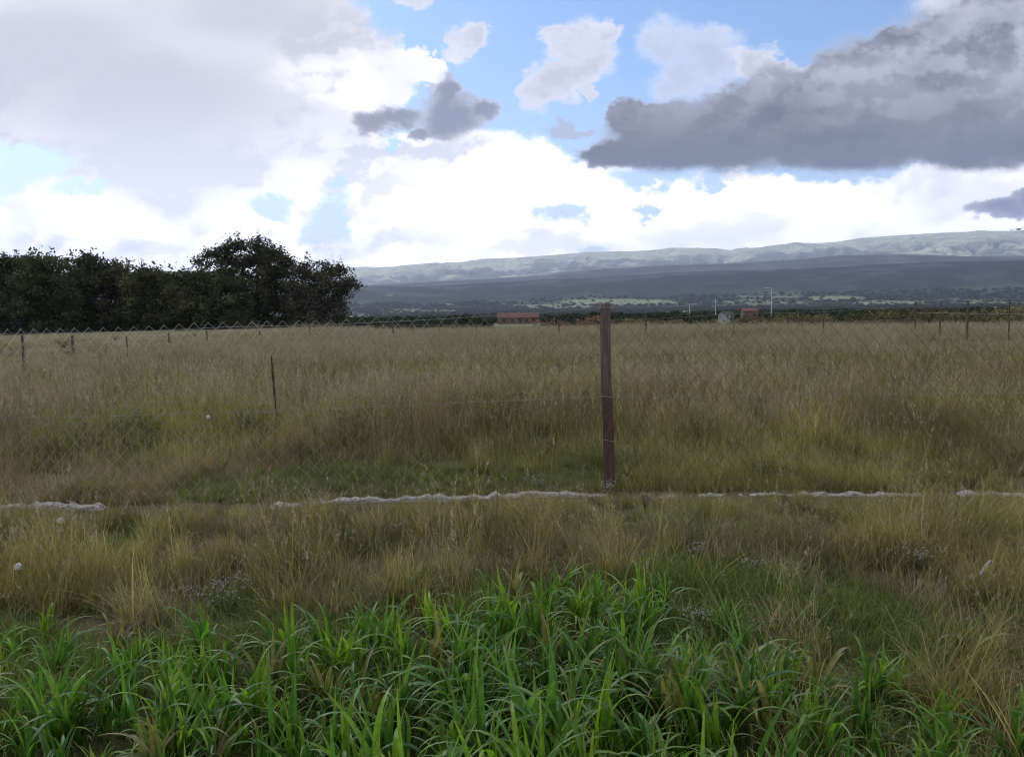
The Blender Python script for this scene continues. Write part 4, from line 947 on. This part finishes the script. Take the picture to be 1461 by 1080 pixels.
def stalk(px, py, Y, label, cat, kind, lean, seed, base_px=None):
    rg = np.random.default_rng(seed); p = at(px, py, Y); zg = gzb(p.x, p.y); h = p.z - zg; root = tagd(empty('seed_stalk' if kind != 'dock' else 'dock_stalk', (p.x + lean * h, p.y, zg)), label, cat)
    pts = [np.array((-lean * h * t ** 1.3, .01 * math.sin(t * 3), h * t - .02)) for t in np.linspace(0, 1, 8)]
    hd = MB(); mb = MB()
    if kind == 'dock':
        mb.tube(pts, np.linspace(.006, .003, 8), 5)
        for t in np.linspace(.42, 1, 46):
            c_ = np.array((-lean * h * t ** 1.3, 0, h * t - .02)); quads(hd, c_, 10, .019 * math.sin(math.pi * min(1, (t - .36) / .67)) + .004, .008, rg, (1, 1, 1.6))
        mb.build('stem', m_brn, root); hd.build('seed_head', m_brn, root)
    elif kind == 'plume':
        mb.tube(pts, np.linspace(.003, .0014, 8), 5); d_ = pts[-1] - pts[-2]; d_ /= np.linalg.norm(d_)
        for s in np.linspace(-.03, .05, 22): quads(hd, pts[-1] + d_ * s, 10, .008 * (1.2 - abs(s - .01) * 14), .006, rg, (1, 1, 1.5))
        mb.build('stem', m_stem, root); hd.build('seed_head', m_puff, root)
    else:
        mb.tube(pts, np.linspace(.0022, .001, 8), 5)
        for s in np.linspace(.80, 1.0, 26):
            c_ = np.array((-lean * h * s ** 1.3, .0, h * s - .02)); quads(hd, c_, 4, .004, .004, rg, (1, 1, 1.8))
        for t in (.25, .5, .68):
            lb_ = MB()
            c_ = np.array((-lean * h * t ** 1.3, 0, h * t)); a = rg.uniform(0, 6.28); L_ = .16; dx, dy = math.cos(a), math.sin(a)
            for k in range(5):
                t0, t1 = k / 5, (k + 1) / 5; f_ = lambda t: c_ + np.array((dx * L_ * t, dy * L_ * t, L_ * (.5 * t - .6 * t * t))); w_ = lambda t: .004 * (1 - t) ** .6; u = np.array((-dy, dx, 0))
                lb_.add([f_(t0) - u * w_(t0), f_(t0) + u * w_(t0), f_(t1) + u * w_(t1), f_(t1) - u * w_(t1)], [[0, 1, 2, 3]])
            lb_.build('leaf', m_gstem, root)
        mb.build('stem', m_stem, root); hd.build('seed_head', m_straw, root)
stalk(387, 506, 9.0, 'dark brown dock stalk leaning in the field behind the netting at the left', 'dock plant', 'dock', .03, 1)
stalk(1405, 806, 3.9, 'fluffy white seed plume leaning over the golden grass at the right edge', 'seed stalk', 'plume', -.45, 2)
for i, (px, py, Y, ln, lb) in enumerate([(262, 712, 3.9, .02, 'tall straw stalk in front of the kerb gap, left of the tallest green stem'), (347, 592, 4.1, -.01, 'tallest thin green brown stem rising over the left kerb'), (405, 700, 4.2, -.03, 'thin stem right of the tallest thin stem near the left kerb'),
                                         (186, 622, 6.8, .03, 'straw stalk behind the netting at the far left'), (1135, 512, 8.5, .0, 'lone straw stalk standing above the field right of the wooden post'), (580, 660, 5.2, -.16, 'leaning straw stalk crossing the kerb left of the post'),
                                         (1315, 590, 6.9, -.12, 'leaning olive seed stalk behind the fence at the right')]):
    stalk(px, py, Y, lb, 'seed stalk', 'thin', ln, 40 + i)
# bird over the ridge
p = at(1453, 327.5, 60); bm_ = MB(); br = tagd(empty('bird', p, .2), 'small dark bird gliding above the ridge at the right edge', 'bird', None)
def bird_section(pts): return pts
pts = np.array([(-.22, 0, .01), (-.17, 0, .015), (-.08, 0, .0), (.03, 0, -.005), (.12, 0, 0), (.22, 0, .01), (.26, 0, .01)]); bm_.tube(pts, [.004, .03, .05, .055, .04, .028, .004], 8)
for s in (-1, 1):
    w_ = [(.06, 0, 0), (.05, .22, .06), (-.02, .48, .05), (-.12, .74, .0), (-.16, .50, .03), (-.14, .22, .04), (-.08, 0, 0)]
    up = [(a, s * b, c + .008) for a, b, c in w_]; dn = [(a, s * b, c - .004) for a, b, c in w_]; n = len(w_)
    bm_.add(up + dn, [list(range(n)), list(range(n, 2 * n))[::-1]] + [[i, (i + 1) % n, n + (i + 1) % n, n + i] for i in range(n)])
bm_.add([(.2, -.02, .012), (.2, .02, .012), (.38, .07, .01), (.38, -.07, .01), (.2, -.02, .004), (.2, .02, .004), (.38, .07, .004), (.38, -.07, .004)], [[0, 1, 2, 3], [7, 6, 5, 4], [0, 3, 7, 4], [1, 2, 6, 5], [2, 3, 7, 6]])
bm_.build('body', m_brn, br)
